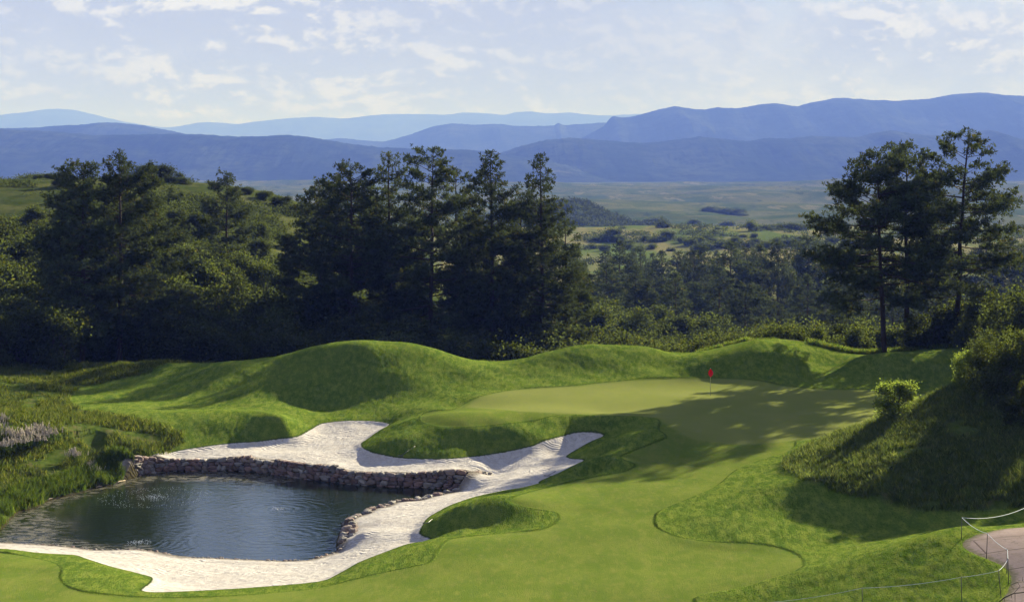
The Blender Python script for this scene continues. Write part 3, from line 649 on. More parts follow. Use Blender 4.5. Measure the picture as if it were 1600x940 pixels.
def ground_z(px, D): return float(hz_at((px-CX)/F*D, D)[0])
def place(px, D, dz=-.15): return ((px-CX)/F*D, D, ground_z(px, D)+dz)
def top_h(px, D, top): return CZ-(top-HZ)*D/F-ground_z(px, D)+.15
EAST = 'pines standing left of the putting green'
for sd_, px, D, top, r, kw, lab in [
    (11, 128, 172, 259, 4.3, dict(cb=.12, style='round', nb=84, gap=.08), 'dark pointed pine farthest left in the row, above the flowering bank'),
    (12, 186, 176, 252, 5.2, dict(cb=.15, style='round', nb=62, gap=.2), 'open pine with forked spiky tip just right of the farthest left pine'),
    (13, 222, 190, 290, 4.6, dict(cb=.10, style='flat', nb=52, gap=.2), 'low spreading pine with loose lit branches right of the forked one'),
    (14, 356, 236, 272, 3.6, dict(cb=.12, style='round', nb=40, gap=.05), 'small lone pine high on the scrubby hill slope'),
    (15, 500, 202, 284, 4.4, dict(cb=.10, style='flat', nb=64, gap=.08), 'broad low pine at the left end of the tall dark group'),
    (16, 545, 196, 259, 4.9, dict(cb=.16, style='flat', nb=72, gap=.06), 'round topped wide pine behind the highest grass mound'),
    (17, 612, 200, 243, 3.7, dict(cb=.10, style='round', nb=72, gap=.06), 'narrow dark pine squeezed beside the tallest of the group'),
    (18, 674, 195, 233, 4.6, dict(cb=.14, style='flat', nb=74, gap=.12), 'tallest pine of the dark group with a broad airy crown'),
    (19, 712, 206, 268, 3.6, dict(cb=.10, style='round', nb=60, gap=.06), 'shorter pine half hidden between the tallest and the cone shaped one'),
    (20, 766, 194, 238, 5.2, dict(cb=.06, style='cone', nb=96, gap=.03), 'cone shaped fir-like conifer with a layered pointed top'),
    (21, 846, 192, 242, 4.7, dict(cb=.06, style='cone', nb=84, gap=.08), 'tall ragged pine at the right end of the dark group'),
    (22, 815, 208, 300, 4.0, dict(cb=.06, style='round', nb=60, gap=.04), 'shorter dense pine filling between the two conical ones'),
    (23, 580, 210, 285, 4.4, dict(cb=.06, style='round', nb=60, gap=.04), 'dense dark pine standing behind the round topped one'),
    (25, 640, 205, 335, 4.4, dict(cb=.05, style='round', nb=60, gap=.04), 'low dense pine filling behind the narrow and tallest pines'),
    (26, 735, 208, 345, 4.4, dict(cb=.05, style='round', nb=60, gap=.04), 'low dense pine filling left of the cone shaped conifer'),
    (27, 800, 204, 360, 4.4, dict(cb=.05, style='round', nb=60, gap=.04), 'low dense pine filling right of the cone shaped conifer'),
    (24, 885, 204, 345, 3.8, dict(cb=.05, style='round', nb=56, gap=.05), 'low full pine at the foot of the ragged right hand pine')]:
    pine(sd_, lab, 'tall pines along the left side of the hole', place(px, D), h=top_h(px, D, top), r=r, **kw)
for sd_, px, D, top, r, kw, lab in [
    (31, 1382, 163, 240, 6.2, dict(cb=.22, style='flat', nb=56, gap=.20, lean=-.045, sway=.7), 'leaning umbrella topped pine left of the right hand trio'),
    (32, 1416, 169, 232, 4.9, dict(cb=.30, style='flat', nb=46, gap=.22, sway=.5), 'straight middle pine of the right hand trio'),
    (33, 1492, 166, 206, 5.4, dict(cb=.24, style='flat', nb=52, gap=.20, lean=.055, sway=.8), 'open tall pine rightmost of the trio with separate tufted limbs')]:
    pine(sd_, lab, 'three tall pines right of the green', place(px, D), h=top_h(px, D, top), r=r, **kw)

ORD = ['leftmost','second','third','fourth','fifth','sixth','seventh','eighth','ninth','tenth','eleventh','twelfth','thirteenth','fourteenth','fifteenth','sixteenth','seventeenth','eighteenth','nineteenth','twentieth','twenty-first','twenty-second','twenty-third','twenty-fourth','twenty-fifth','twenty-sixth','twenty-seventh','twenty-eighth']
def nth(j): return ORD[0] if j == 0 else ORD[j]+' from the left'
# mid-distance pine wood in the valley: four grown forms, copied
rng = np.random.default_rng(5)
protos = []
for i in range(4):
    h0 = 16.0; protos.append(pine_meshes(60+i, h0, 4.6+.4*i, cb=.10, style=['round', 'flat', 'cone', 'round'][i], nb=70, needles=7, L=.70, gap=.04, dens=.6, k=5))
proto_obj = []
def valley_pine(i, loc, rz, s, lab):
    if len(proto_obj) <= i or proto_obj[i] is None:
        T_, (V, Fc, cc) = protos[i]; t = thing('pine_tree', lab, 'pine tree', loc, rz, 'pine wood in the valley')
        T_.build('trunk', M_bark, t); mesh_np('crown', V, Fc, M_needle, t, False, {'tint': cc}); t.scale = s
        while len(proto_obj) <= i: proto_obj.append(None)
        proto_obj[i] = t; return t
    return dup(proto_obj[i], loc, rz, s, lab)
vp = [(967,470,377),(1000,500,388),(1035,480,392),(1060,520,394),(1085,460,392),(1100,490,385),(1140,430,378),(1165,500,388),(1190,440,384),(1215,430,380),(1240,500,376),(1262,470,372),(945,520,392),(1290,480,380),(1120,540,392),(1320,470,374),(1355,500,372),(1440,480,380),(1470,500,372),(1540,460,378),(1580,480,372),(1610,470,380),(1020,560,396),(1075,580,395),(1180,580,392)]
for j, (px, D, top) in enumerate(vp):
    p = place(px, D, -.4); s = max(.5, top_h(px, D, top)/16)
    valley_pine(j % 4, p, rng.uniform(0, 6.3), (s*rng.uniform(.9, 1.25),)*2+(s,), 'dark pine with its tip against the valley meadow, '+nth(sorted(q[0] for q in vp).index(px)))
for j in range(44):
    px = 900+(j % 22+rng.uniform(.1, .9))*34; D = rng.uniform(330, 380) if j < 22 else rng.uniform(400, 470); p = place(px, D, -.4); s = rng.uniform(.5, .85)
    valley_pine(j % 4, p, rng.uniform(0, 6.3), (s*1.15, s*1.15, s), 'dark pine in the '+('nearer' if j < 22 else 'farther')+' low rank of the valley wood, '+nth(j % 22))

# oak scrub
def shrub_meshes(seed, nl, leaf, w=2.6, h=4.2, lobes=16, stems=5, open_=0.0):
    rng = np.random.default_rng(seed); T_ = MB()
    cs = []
    for i in range(lobes):
        a = rng.uniform(0, 6.28); rr = w*.72*math.sqrt(rng.random()); f = rng.uniform(.12+open_*.4, .93)
        rr *= math.sqrt(max(.05, 1-(f-.35)**2*1.9)); cs.append((rr*math.cos(a), rr*math.sin(a), f*h*.88))
    cs = np.array(cs); lr = rng.uniform(.42, .95, lobes)*w/2.6
    for i in range(stems):
        c = cs[rng.integers(lobes)]; b = np.array([rng.normal(0, .25), rng.normal(0, .25), -.4])
        mid = (b+c)/2+rng.normal(0, .25, 3); T_.tube([b, mid, c], [.07, .05, .02], 5)
        for q in range(3):
            c2 = cs[rng.integers(lobes)]; T_.tube([mid, (mid+c2)/2+rng.normal(0, .15, 3), c2], [.035, .025, .008], 4, False)
    k = rng.integers(0, lobes, nl); d = unit(rng.normal(size=(nl, 3))); rad = lr[k]*(rng.random(nl)**.35)*(1+.35*rng.normal(size=nl)*.5)
    c = cs[k]+d*rad[:, None]; c[:, 2] = np.maximum(c[:, 2], .05)
    # small sprigs: leaves gather in little bunches
    sp_ = rng.integers(0, nl//6, nl); off = c[:nl//6][sp_]; c = np.where(rng.random(nl)[:, None] < .72, off+rng.normal(0, leaf*1.5, (nl, 3)), c)
    lt = (rng.uniform(.7, 1.3, lobes)[k]*rng.uniform(.75, 1.25, nl))[:, None]*np.array([[1, 1, 1.]])
    lt = lt*np.where(rng.random(nl)[:, None] < .06, np.array([[1.5, 1.2, .9]]), 1)
    dr = unit(rng.normal(size=(nl, 3))+[0, 0, .3])
    return T_, kites(c, dr, leaf*rng.uniform(.8, 1.5, nl), leaf*rng.uniform(.55, .95, nl), lt, rng)
M_sun_tint = leaf_mat('sun_tinted_leaves', (.062, .085, .020), .48, (.17, .23, .035), .1)  # leaf colour brightened to stand in for sunlight on two shaded shrubs
shr = {}
def shrub(kind, loc, rz, s, lab, group, cat='shrub', name='oak_shrub'):
    if kind not in shr:
        sz, i = kind
        par = dict(bright=(9000, .15, 2.5, 4.2, 20, 6), near=(11000, .13, 2.5, 4.2, 20, 6), mid=(8500, .18, 2.7, 4.2, 18, 5), far=(1500, .42, 3.0, 3.4, 14, 3), open=(3400, .20, 2.6, 6.2, 16, 7))[sz]
        T_, (V, Fc, cc) = shrub_meshes(100+i*7+len(sz), par[0], par[1], par[2], par[3], par[4], par[5], .8 if sz == 'open' else 0)
        t = thing(name, lab, cat, loc, rz, group); T_.build('stem', M_twig, t); mesh_np('foliage', V, Fc, M_sun_tint if sz == 'bright' else M_oak, t, False, {'tint': cc})
        t.scale = s; shr[kind] = t; return t
    return dup(shr[kind], loc, rz, s, lab, group)
rng = np.random.default_rng(9)
def srow(D, a, b, n, s0, s1, kind, lab, group, jit=4, name='oak_shrub'):
    for j in range(n):
        px = a+(b-a)*(j+rng.uniform(.15, .85))/n; d = D+rng.uniform(-jit, jit); s = rng.uniform(s0, s1)
        shrub((kind, int(rng.integers(4))), place(px, d, -.2), rng.uniform(0, 6.3), (s*rng.uniform(.95, 1.3), s*rng.uniform(.95, 1.3), s), lab+', '+nth(j), group)
TH = 'oak scrub thicket under the pines'
srow(163, -70, 105, 5, 1.0, 1.3, 'mid', 'dark shrub at the top of the left bank', TH, 2)
srow(178, -60, 200, 10, 1.1, 1.5, 'mid', 'shaded oak shrub at the foot of the left pines', TH, 2)
srow(179, 200, 900, 24, 1.05, 1.4, 'mid', 'shaded oak shrub right behind the long grass mound', TH, 2)
srow(187, -60, 900, 24, 1.3, 1.8, 'mid', 'oak shrub in the second rank under the pines', TH)
srow(198, -60, 900, 20, 1.5, 2.1, 'mid', 'oak shrub deep behind the pine trunks', TH)
HL = 'oak scrub on the left hillside'
srow(212, -60, 560, 16, 1.1, 1.7, 'mid', 'oak shrub low on the left hillside', HL, 6)
srow(224, -90, 520, 14, .9, 1.3, 'mid', 'oak shrub halfway up the left hillside', HL, 8)
srow(252, -60, 480, 12, .6, 1.0, 'mid', 'rounded oak shrub high on the grassy left hillside', HL, 10)
srow(288, 60, 480, 9, .45, .8, 'mid', 'small oak shrub just under the crest of the left hill', HL, 12)
for px, D, s in [(222, 324, .95), (245, 326, 1.15), (268, 325, .85), (200, 322, .35), (287, 322, .5), (60, 322, .35), (75, 324, .4), (90, 320, .45), (385, 318, .5), (415, 316, .6), (440, 314, .7), (462, 312, .6), (340, 320, .35)]:
    shrub(('mid', int(rng.integers(4))), place(px, D, -.3), rng.uniform(0, 6.3), (s*1.35, s*1.35, s*.75), ['biggest rounded dark shrub','big dark shrub'][int(px != 245)]+' on the left hilltop, '+{222:'just left of the biggest one',245:'beside the forked pine tip',268:'right of the biggest one',200:'hidden behind the forked pine',287:'a small one right of the big clump',60:'a tiny one near the left edge',75:'between two tiny ones near the left edge',90:'rightmost of three tiny ones',385:'just right of the lone pine',415:'second right of the lone pine',440:'third right of the lone pine',462:'last before the tall dark pines',340:'just left of the lone pine'}[px], 'shrubs along the left hilltop')
VB = 'oak scrub between the mounds and the valley wood'
srow(177, 905, 1260, 12, .85, 1.2, 'mid', 'bright oak shrub just behind the mounds beyond the green', VB, 2)
srow(190, 900, 1250, 10, 1.2, 1.55, 'mid', 'tall oak shrub behind the mounds with lit leaf tips', VB)
srow(208, 900, 1240, 9, 1.3, 1.7, 'mid', 'tall oak shrub mid-thicket behind the green', VB)
srow(232, 890, 1230, 8, 1.2, 1.6, 'mid', 'oak shrub at the back of the thicket behind the green', VB, 6)
srow(265, 880, 1250, 9, 1.1, 1.6, 'mid', 'soft green oak shrub in front of the valley pines', VB, 10)
srow(300, 880, 1300, 10, 1.2, 1.8, 'mid', 'rounded oak shrub at the edge of the valley pines', VB, 12)
OT = 'slender trees behind the right mound'
for px, D, s in [(1195,182,1.0),(1218,190,1.1),(1243,180,.95),(1262,188,1.1),(1284,181,.95),(1305,190,1.1),(1332,184,.95),(1350,192,1.05)]:
    shrub(('open', int(rng.integers(3))), place(px, D, -.2), rng.uniform(0, 6.3), (s, s, s*1.15), 'slender open tree with bare stems behind the right mound, '+nth([1195,1218,1243,1262,1284,1305,1332,1350].index(px)), OT, 'tree', 'slender_tree')
RT = 'oak scrub beyond the right bank'
srow(167, 1440, 1640, 8, .9, 1.2, 'mid', 'oak shrub at the feet of the right hand pines', RT, 3)
srow(190, 1330, 1640, 9, 1.2, 1.6, 'mid', 'tall oak shrub behind the right hand pines', RT, 3)
srow(225, 1280, 1640, 9, 1.1, 1.5, 'mid', 'oak shrub in the hollow beyond the right pine trunks', RT, 8)
for px, D, s in [(1556,152,1.3),(1585,150,1.6),(1620,146,1.7),(1530,160,1.1)]:
    shrub(('near', int(rng.integers(3))), place(px, D, -.2), rng.uniform(0, 6.3), (s, s, s*1.1), 'tall leafy shrub beyond the shaded hill at the right, '+{1556:'second from the left',1585:'third from the left',1620:'cut by the frame',1530:'leftmost and farthest back'}[px], RT)
RH = 'oak scrub on the right hill'
for px, D, s, sz, lab in [(1512,117,.62,.85,'sun-tinted oak shrub at the left end of the clump on the right hill'),(1548,112,.78,1.0,'dense oak shrub second from the left on the right hill'),(1585,109,.98,1.05,'big dark oak shrub at the right edge on the hill'),(1560,118,.85,1.0,'oak shrub on the hilltop behind the dense ones'),(1625,113,1.0,1.15,'tall oak shrub cut by the right edge of the view'),(1600,104,.8,.9,'low oak shrub in the shade at the right edge')]:
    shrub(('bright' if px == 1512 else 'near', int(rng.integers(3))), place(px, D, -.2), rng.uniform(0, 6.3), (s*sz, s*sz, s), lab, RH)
for px, D, s in [(1800,112,1.2)]:
    shrub(('near', int(rng.integers(3))), place(px, D, -.2), rng.uniform(0, 6.3), (s, s, s), 'oak shrub just outside the right edge of the view', RH)
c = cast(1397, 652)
shrub(('bright', 1), (c[0], c[1]-.8, ground_z(1397, c[1]-.8)-.15), 1.0, (.74, .74, .58), 'small round sun-tinted green bush alone at the foot of the right hill beside the green', None)
# meadow and far plain scrub
MS = 'low scrub clumps on the valley meadow'
ML = [(930,378,.8,2.2),(948,377,1.1,2),(959,376,1.9,1),(968,378,1.0,2),(985,381,.6,2),(1008,376,.8,1.6),(1022,378,.9,1.8),(1034,377,.8,1.6),(1043,375,1.4,1.2),(1066,379,.8,1.6),(1078,383,1,1.6),(1092,380,1,1.8),(1106,376,.9,1.8),(1116,379,.7,1.6),(1102,390,1,2),(1125,386,1.2,2),(1090,392,.9,1.8),(1150,380,.9,1.8),(1165,386,1.1,2),(1180,383,1.0,1.8),(1196,388,1.0,1.8),(1212,381,.9,1.6),(1228,385,1,1.8),(1245,383,.9,1.8),(1262,386,1,1.8),(1276,383,.9,1.6),(984,389,.8,1.8),(1000,391,.9,1.6),(1018,389,.8,1.6),(1048,392,.6,1.5),(925,388,.8,1.6),(945,392,.9,1.4),(1160,371,.5,2.2),(1178,372,.8,1.2),(1250,375,.6,1.6),(1258,374,.5,1.6),(1035,356,1.5,1.2),(1175,361,1.6,1),(1195,359,.7,2.4),(1215,358,.8,2.4),(1236,358,1,2.4),(1252,359,.9,2),(972,357,.5,2),(1122,358,.4,2),(1300,380,1,2),(1330,385,1,2)]
row_of = lambda y: 'farthest' if y < 365 else 'middle' if y < 381 else 'nearest'
for px, py, s, wd in ML:
    c = cast(px, py, 300, 1140)
    if c is None: c = cast(px, py+4, 300, 1300)
    if c is None: continue
    shrub(('far', int(rng.integers(3))), (c[0], c[1], c[2]-.3), rng.uniform(0, 6.3), (s*wd, s*wd, s), 'low scrub clump in the '+row_of(py)+' line across the meadow, '+nth(sorted({q[0] for q in ML if row_of(q[1]) == row_of(py)}).index(px)), MS)
for px, py, s, wd in [(1108,330,1.5,2.5),(1121,331,1.7,2.8),(1136,333,1.6,2.8),(1149,335,1.8,2.6),(1160,337,1.3,2),(1030,349,1.8,2),(1085,351,1.6,2),(1018,348,1.6,2),(1137,352,1.5,2)]:
    c = cast(px, py, 1250, 5000)
    if c is None: continue
    shrub(('far', int(rng.integers(3))), (c[0], c[1], c[2]-.5), rng.uniform(0, 6.3), (s*wd, s*wd, s), 'far dark scrub patch on the hazy plain, '+nth(sorted([1108,1121,1136,1149,1160,1030,1085,1018,1137]).index(px)), 'scrub patches on the far plain')

# ------------------------------------------------------------ standing grass (nobody could count it)
def blades(name, X, Y, hmin, hmax, wid, per, spread, tone, seed, lean=.35):
    rng = np.random.default_rng(seed); n = len(X); z = hz_at(X, Y)
    X = np.repeat(X, per)+rng.normal(0, spread, n*per); Y = np.repeat(Y, per)+rng.normal(0, spread, n*per); Zb = np.repeat(z, per)-.04
    hh = rng.uniform(hmin, hmax, n*per); d = unit(np.c_[rng.normal(0, lean, n*per)-.12, rng.normal(0, lean, n*per), np.ones(n*per)])
    tt = np.repeat(tone(rng, n), per, 0)*rng.uniform(.75, 1.25, (n*per, 1))
    a = rng.uniform(0, 3.14, n*per); s = np.c_[np.cos(a), np.sin(a), 0*a]*wid/2
    B = np.c_[X, Y, Zb]; M = B+d*hh[:, None]*.55; Tp = B+d*hh[:, None]+np.c_[rng.normal(0, .12, (n*per, 2)), -.02*np.ones(n*per)]*hh[:, None]*2
    V = np.stack([B-s, B+s, M+s*.8, Tp, M-s*.8], 1).reshape(-1, 3); f = np.arange(len(B)*5).reshape(-1, 5)
    o = mesh_np(name, V, f, M_blade, None, False, {'tint': np.repeat(tt, 5, 0)}); tag(o, kind='stuff'); return o
def scatter(poly_x, poly_y, n, mask, seed):
    rng = np.random.default_rng(seed); X = rng.uniform(*poly_x, n); Y = rng.uniform(*poly_y, n); k = mask(X, Y); return X[k], Y[k]
def gl(field, X, Y):
    i = np.interp(Y, rD, np.arange(nR)); j = np.interp(X/Y, rU, np.arange(nC)); return field[np.round(i).astype(int), np.round(j).astype(int)]
def tone_mix(green, straw, p, sc=.25):
    def f(rng, n): return np.where(rng.random(n)[:, None] < p, straw, green)*rng.uniform(.7, 1.3, (n, 1))
    return f
X, Y = scatter((12, 42), (84, 135), 60000, lambda x, y: (gl(S['natR'], x, y) < .1) & (x/y < .33) & (fbm(x*.5, y*.5, 51, 3) > -.28), 1)
blades('tall_grass', X, Y, .14, .50, .026, 6, .14, tone_mix(np.array([[.60, .66, .75]]), np.array([[1.25, 1.12, 1.3]]), .30), 2)
X, Y = scatter((-48, -22), (94, 170), 70000, lambda x, y: (gl(S['natL'], x, y) < .1) & (gl(S['water'], x, y) > .15) & (x/y > -.33) & (fbm(x*.45, y*.4, 52, 3) > -.22), 3)
blades('bank_grass', X, Y, .15, .55, .036, 4, .13, tone_mix(np.array([[.58, .62, .52]]), np.array([[1.2, 1.0, .9]]), .28), 4)
X, Y = scatter((-44, -24), (94, 128), 90000, lambda x, y: (gl(S['water'], x, y) > .02) & (gl(S['water'], x, y) < 1.8) & (x/y*F+CX < 215) & (y > 106.5) & (fbm(x*.5, y*.5, 54, 3) > -.22), 5)
blades('waterside_reeds', X, Y, .25, .75, .030, 4, .10, tone_mix(np.array([[.45, .58, .42]]), np.array([[.85, .85, .6]]), .3), 6, .18)
X, Y = scatter((-12, 42), (160, 174), 60000, lambda x, y: (gl(S['back'], x, y) < -.1) & (gl(S['back'], x, y) > -7) & (x/y > -.02) & (fbm(x*.3, y*.3, 55, 2) > -.22), 7)
blades('fringe_grass', X, Y, .25, .75, .05, 4, .15, tone_mix(np.array([[.8, 1.0, .7]]), np.array([[1.5, 1.3, 1.1]]), .4), 8, .22)

# low brush on the left hillside and in the valley: one mass of leaves
def brush(name, X, Y, hmax, leaf, seed, per=26, dark=1.0):
    rng = np.random.default_rng(seed); n = len(X); z = hz_at(X, Y); sz = rng.uniform(.35, 1.0, n)
    c = np.repeat(np.c_[X, Y, z], per, 0); k = np.repeat(sz, per)
    d = rng.normal(size=(n*per, 3)); d[:, 2] = np.abs(d[:, 2])*.75; c = c+unit(d)*(k*hmax*rng.random(n*per)**.3)[:, None]*[1.3, 1.3, 1]
    tt = dark*np.repeat(rng.uniform(.45, 1.1, (n, 1)), per, 0)*np.ones((1, 3))
    V, Fc, cc = kites(c, unit(rng.normal(size=(n*per, 3))+[0, 0, .3]), leaf*rng.uniform(.7, 1.4, n*per), leaf*rng.uniform(.6, 1, n*per), tt, rng)
    o = mesh_np(name, V, Fc, M_oak, None, False, {'tint': cc}); tag(o, kind='stuff')
X, Y = scatter((-95, 0), (192, 345), 9000, lambda x, y: (x/y > -.33) & (x/y < -.07) & (fbm(x/16, y/22, 71, 4) > -.10+.22*sstep(y, 270, 340)), 11)
brush('hillside_brush', X[:3000], Y[:3000], 1.5, .27, 12, 40)
X, Y = scatter((5, 150), (240, 520), 6000, lambda x, y: (x/y > .03) & (x/y < .31) & (fbm(x/20, y/26, 72, 4) > -.05), 13)
brush('valley_brush', X[:2200], Y[:2200], 2.4, .60, 14)
X, Y = scatter((-20, 330), (640, 1060), 9000, lambda x, y: (x/y > .02) & (x/y < .32) & (fbm(x/45, y/60, 73, 4) > .10), 15)
X, Y = scatter((-60, 125), (1380, 1570), 5000, lambda x, y: ((x-45)*.85)**2+((y-1520)*.42)**2 < 74**2, 17)
brush('knoll_brush', X[:1500], Y[:1500], 4.0, 1.6, 18, 16, .6)
X, Y = scatter((-20, 330), (640, 1060), 9000, lambda x, y: (x/y > .02) & (x/y < .32) & (fbm(x/45, y/60, 73, 4) > .10), 15)
brush('meadow_brush', X[:1800], Y[:1800], 2.6, .85, 16, 18)

# ------------------------------------------------------------ stone wall and shore stones
def rock_material():
    m, T = mat_new('fieldstone'); t = T.attr('tint', 0); g = T.add('ShaderNodeNewGeometry', out=0)
    n = T.noise(g, 9., 5, .7); c = T.vm('MULTIPLY', t, T.mix(n, (.6, .6, .6), (1.35, 1.3, 1.25)))
    bp = T.add('ShaderNodeBump', {'Height': T.noise(g, 22., 4, .7), 'Distance': .03, 'Strength': .8})
    T.add('ShaderNodeOutputMaterial', {0: princ(T, c, .85, .25, bp)}, None); return m
M_rock = rock_material()
rk = np.random.default_rng(77)
_lat = np.linspace(0, math.pi, 8); _lon = np.linspace(0, 2*math.pi, 11)[:-1]
RT_ = [(.150,.108,.102), (.170,.116,.104), (.150,.142,.142), (.200,.188,.182), (.125,.100,.095), (.185,.152,.138)]
def rock(mb, c, size, rz):
    V = []
    ph = rk.uniform(0, 6.28, 3)
    for a in _lat:
        for b in _lon:
            v = np.array([math.sin(a)*math.cos(b), math.sin(a)*math.sin(b), math.cos(a)])
            v = np.sign(v)*np.abs(v)**.62                        # boxy
            v *= 1+.16*math.sin(3*v[0]+ph[0])*math.sin(2.6*v[2]+ph[1])+.05*rk.normal()
            V.append(v*np.array(size)/2)
    V = np.array(V); tl = rk.normal(0, .12); V[:, 2] += V[:, 0]*tl
    ca, sa = math.cos(rz), math.sin(rz); V = np.c_[V[:, 0]*ca-V[:, 1]*sa, V[:, 0]*sa+V[:, 1]*ca, V[:, 2]]+np.array(c)
    k = 10; Fc = [(i*k+j, (i+1)*k+j, (i+1)*k+(j+1) % k, i*k+(j+1) % k) for i in range(7) for j in range(k)]
    mb.add(V, Fc, np.array(RT_[rk.integers(len(RT_))])*rk.uniform(.7, 1.25))
pts = []
for (a, b), (c, d) in zip(wall_top, wall_base):
    Db = (CZ-WZ)*F/(d-HZ); pts.append(((a-CX)/F*Db, Db, CZ-(b-HZ)*(Db+.15)/F))
pts = np.array(pts); seg = np.r_[0, np.cumsum(np.linalg.norm(np.diff(pts[:, :2], axis=0), axis=1))]
wt = thing('stone_wall', 'dry stone retaining wall of reddish boulders between pond and bunker', 'retaining wall', (float(pts[9, 0]), float(pts[9, 1]), WZ))
wl = Vector(wt.location); body, cope = MB(), MB()
def wp(s): return np.array([np.interp(s, seg, pts[:, i]) for i in range(3)])
def wang(s): a, b = wp(s-.3), wp(s+.3); return math.atan2(b[1]-a[1], b[0]-a[0])
z = WZ-.30; course = 0
while z < WZ+1.6:
    hgt = rk.uniform(.27, .36); s_ = rk.uniform(0, .4)
    while s_ < seg[-1]:
        wd = rk.uniform(.32, .80); p = wp(s_+wd/2)
        if z < p[2]-.10:
            top = min(z+hgt, p[2]+.05); hh = max(.16, top-z)*rk.uniform(1.0, 1.22)
            off = -.12+rk.normal(0, .05)+.10*(z-WZ)
            tgt = cope if z+hgt*1.3 > p[2] else body
            ang = wang(s_+wd/2); nx, ny = -math.sin(ang), math.cos(ang)
            rock(tgt, np.array([p[0]+nx*off, p[1]+ny*off, z+hh/2])-np.array(wl), (wd*1.04, .55, hh), ang+rk.normal(0, .08))
        s_ += wd*.97
    z += hgt*.93
body.build('boulder_face', M_rock, wt, False); cope.build('coping_stones', M_rock, wt, False)
edge_t = thing('stone_edging', 'ragged line of small dark stones along the sandy right and near shore of the pond', 'stone edging', (*on_water(600, 792), WZ))
eb = MB(); el_ = np.array(edge_t.location)
sh = [on_water(*p) for p in [(762,747),(740,757),(712,768),(672,776),(652,782),(621,784),(601,792),(585,794),(569,803),(548,812),(540,820)]]
sh2 = [on_water(*p) for p in [(529,862),(500,871),(480,876),(440,877),(364,874),(323,872),(275,871),(242,862),(210,859),(153,860),(101,854),(40,850)]]
edges = []
for line, s0, s1, gapf in ((sh, .16, .42, .05), (sh2, .08, .20, .3)):
    L_ = np.array(line); sg = np.r_[0, np.cumsum(np.linalg.norm(np.diff(L_, axis=0), axis=1))]; q = 0
    while q < sg[-1]:
        r_ = rk.uniform(s0, s1)
        if rk.random() > gapf:
            x, y = np.interp(q, sg, L_[:, 0])+rk.normal(0, .06), np.interp(q, sg, L_[:, 1])+rk.normal(0, .06)
            edges.append((r_, x, y))
        q += r_*1.15
edges.sort(reverse=True)
for i, (r_, x, y) in enumerate(edges):
    mb = MB() if i < 99 else eb
    rock(mb, np.array([x, y, WZ+r_*.12])-el_, (r_*1.5, r_*1.2, r_*.9), rk.uniform(0, 3.1))
    if i < 99: mb.build('stone', M_rock, edge_t, False)
if eb.n: tag(eb.build('pebbles', M_rock, edge_t, False), kind='stuff')
pile = thing('rock_outcrop', 'reddish rock pile jutting from the sand into the right side of the pond', 'rock pile', (*on_water(545, 845), WZ))
pb = MB(); pl_ = np.array(pile.location)
for i in range(46):
    pb = MB()
    f = rk.random(); a = on_water(536+4*math.sin(f*6), 822+40*f); up = rk.uniform(-.1, .62)*math.sin(math.pi*min(1, .12+f*.9)); r_ = rk.uniform(.28, .60)
    rock(pb, np.array([a[0]+rk.uniform(.0, .62)+.25*max(0, up), a[1]+rk.normal(0, .15), WZ+up])-pl_, (r_*1.2, r_, r_*.8), rk.uniform(0, 3.1)); pb.build('boulder', M_rock, pile, False)

# ------------------------------------------------------------ flagstick, rakes
M_stake = simple('stake_metal', (.085, .080, .065), .6, .3, .2)
M_red = simple('flag_cloth', (.80, .010, .012), .7, .2, .05)
M_yel = simple('pole_paint', (.55, .50, .22), .4, .4, .1)
M_drk = simple('pole_dark_paint', (.10, .10, .09), .5, .4, .1)  # darker paint for the lower pole, rake handles and rake heads
M_white = simple('white_paint', (.75, .75, .73), .5, .4, .05)
c = cast(1110, 618); D = c[1]; zt = CZ-(575-HZ)*D/F; H = zt-c[2]
fl = thing('flagstick', 'thin yellow flagstick with a limp red flag standing on the putting green', 'golf flag', tuple(c))
b = MB(); b.tube([(0, 0, -.05), (0, 0, H*.45)], [.016, .016], 8); b.build('lower_pole', M_drk, fl)
b = MB(); b.tube([(0, 0, H*.45), (0, 0, H)], [.019, .017], 8); b.tube([(0, 0, H), (0, 0, H+.03)], [.03, .02], 8); b.build('upper_pole', M_yel, fl)
V = []; n = 12                                    # limp cloth: hangs from the pole in two folds, widest below the middle
for i in range(n+1):
    f = i/n; z_ = H-.02-f*.66; wd = .20*(math.sin(math.pi*min(1, f*.97+.03))**.75)*(1.0 if f < .65 else 1-.5*(f-.65)/.35)
    for j in range(9):
        g_ = (j-4)/4; V.append((g_*wd+.015, -.05-.045*math.cos(g_*5+f*2), z_-.05*abs(g_)))
Fc = [(i*9+j, i*9+j+1, (i+1)*9+j+1, (i+1)*9+j) for i in range(n) for j in range(8)]
o = mesh_np('flag', V, Fc, M_red, fl); sm = o.modifiers.new('thickness', 'SOLIDIFY'); sm.thickness = .006
def rake(p1, p2, lab):
    a, b_ = cast(*p1), cast(*p2); d = b_-a; L_ = np.linalg.norm(d); d = d/L_; L_ = min(max(L_, 1.5), 1.9)
    t = thing('bunker_rake', lab, 'rake', tuple(a+[0, 0, .06]))
    h_ = MB(); h_.tube([(0, 0, 0), tuple(d*L_*.75)], [.02, .02], 6); h_.build('handle', M_drk, t)
    g_ = MB(); g_.tube([tuple(d*L_*.75), tuple(d*L_)], [.024, .024], 6); g_.build('grip', M_stake, t)
    k = MB(); s = np.cross(d, [0, 0, 1]); s /= np.linalg.norm(s)
    k.tube([tuple(-s*.28), tuple(s*.28)], [.022, .022], 6)
    for i in range(9): q = s*(-.26+.065*i); k.tube([tuple(q), tuple(q-np.array([0, 0, .09]))], [.010, .006], 4)
    k.build('rake_head', M_drk, t)
rake((668, 818), (685, 804), 'dark bunker rake lying on the near grass lobe beside the sand')
rake((626, 713), (641, 703), 'bunker rake lying on the dark bank under the putting green')
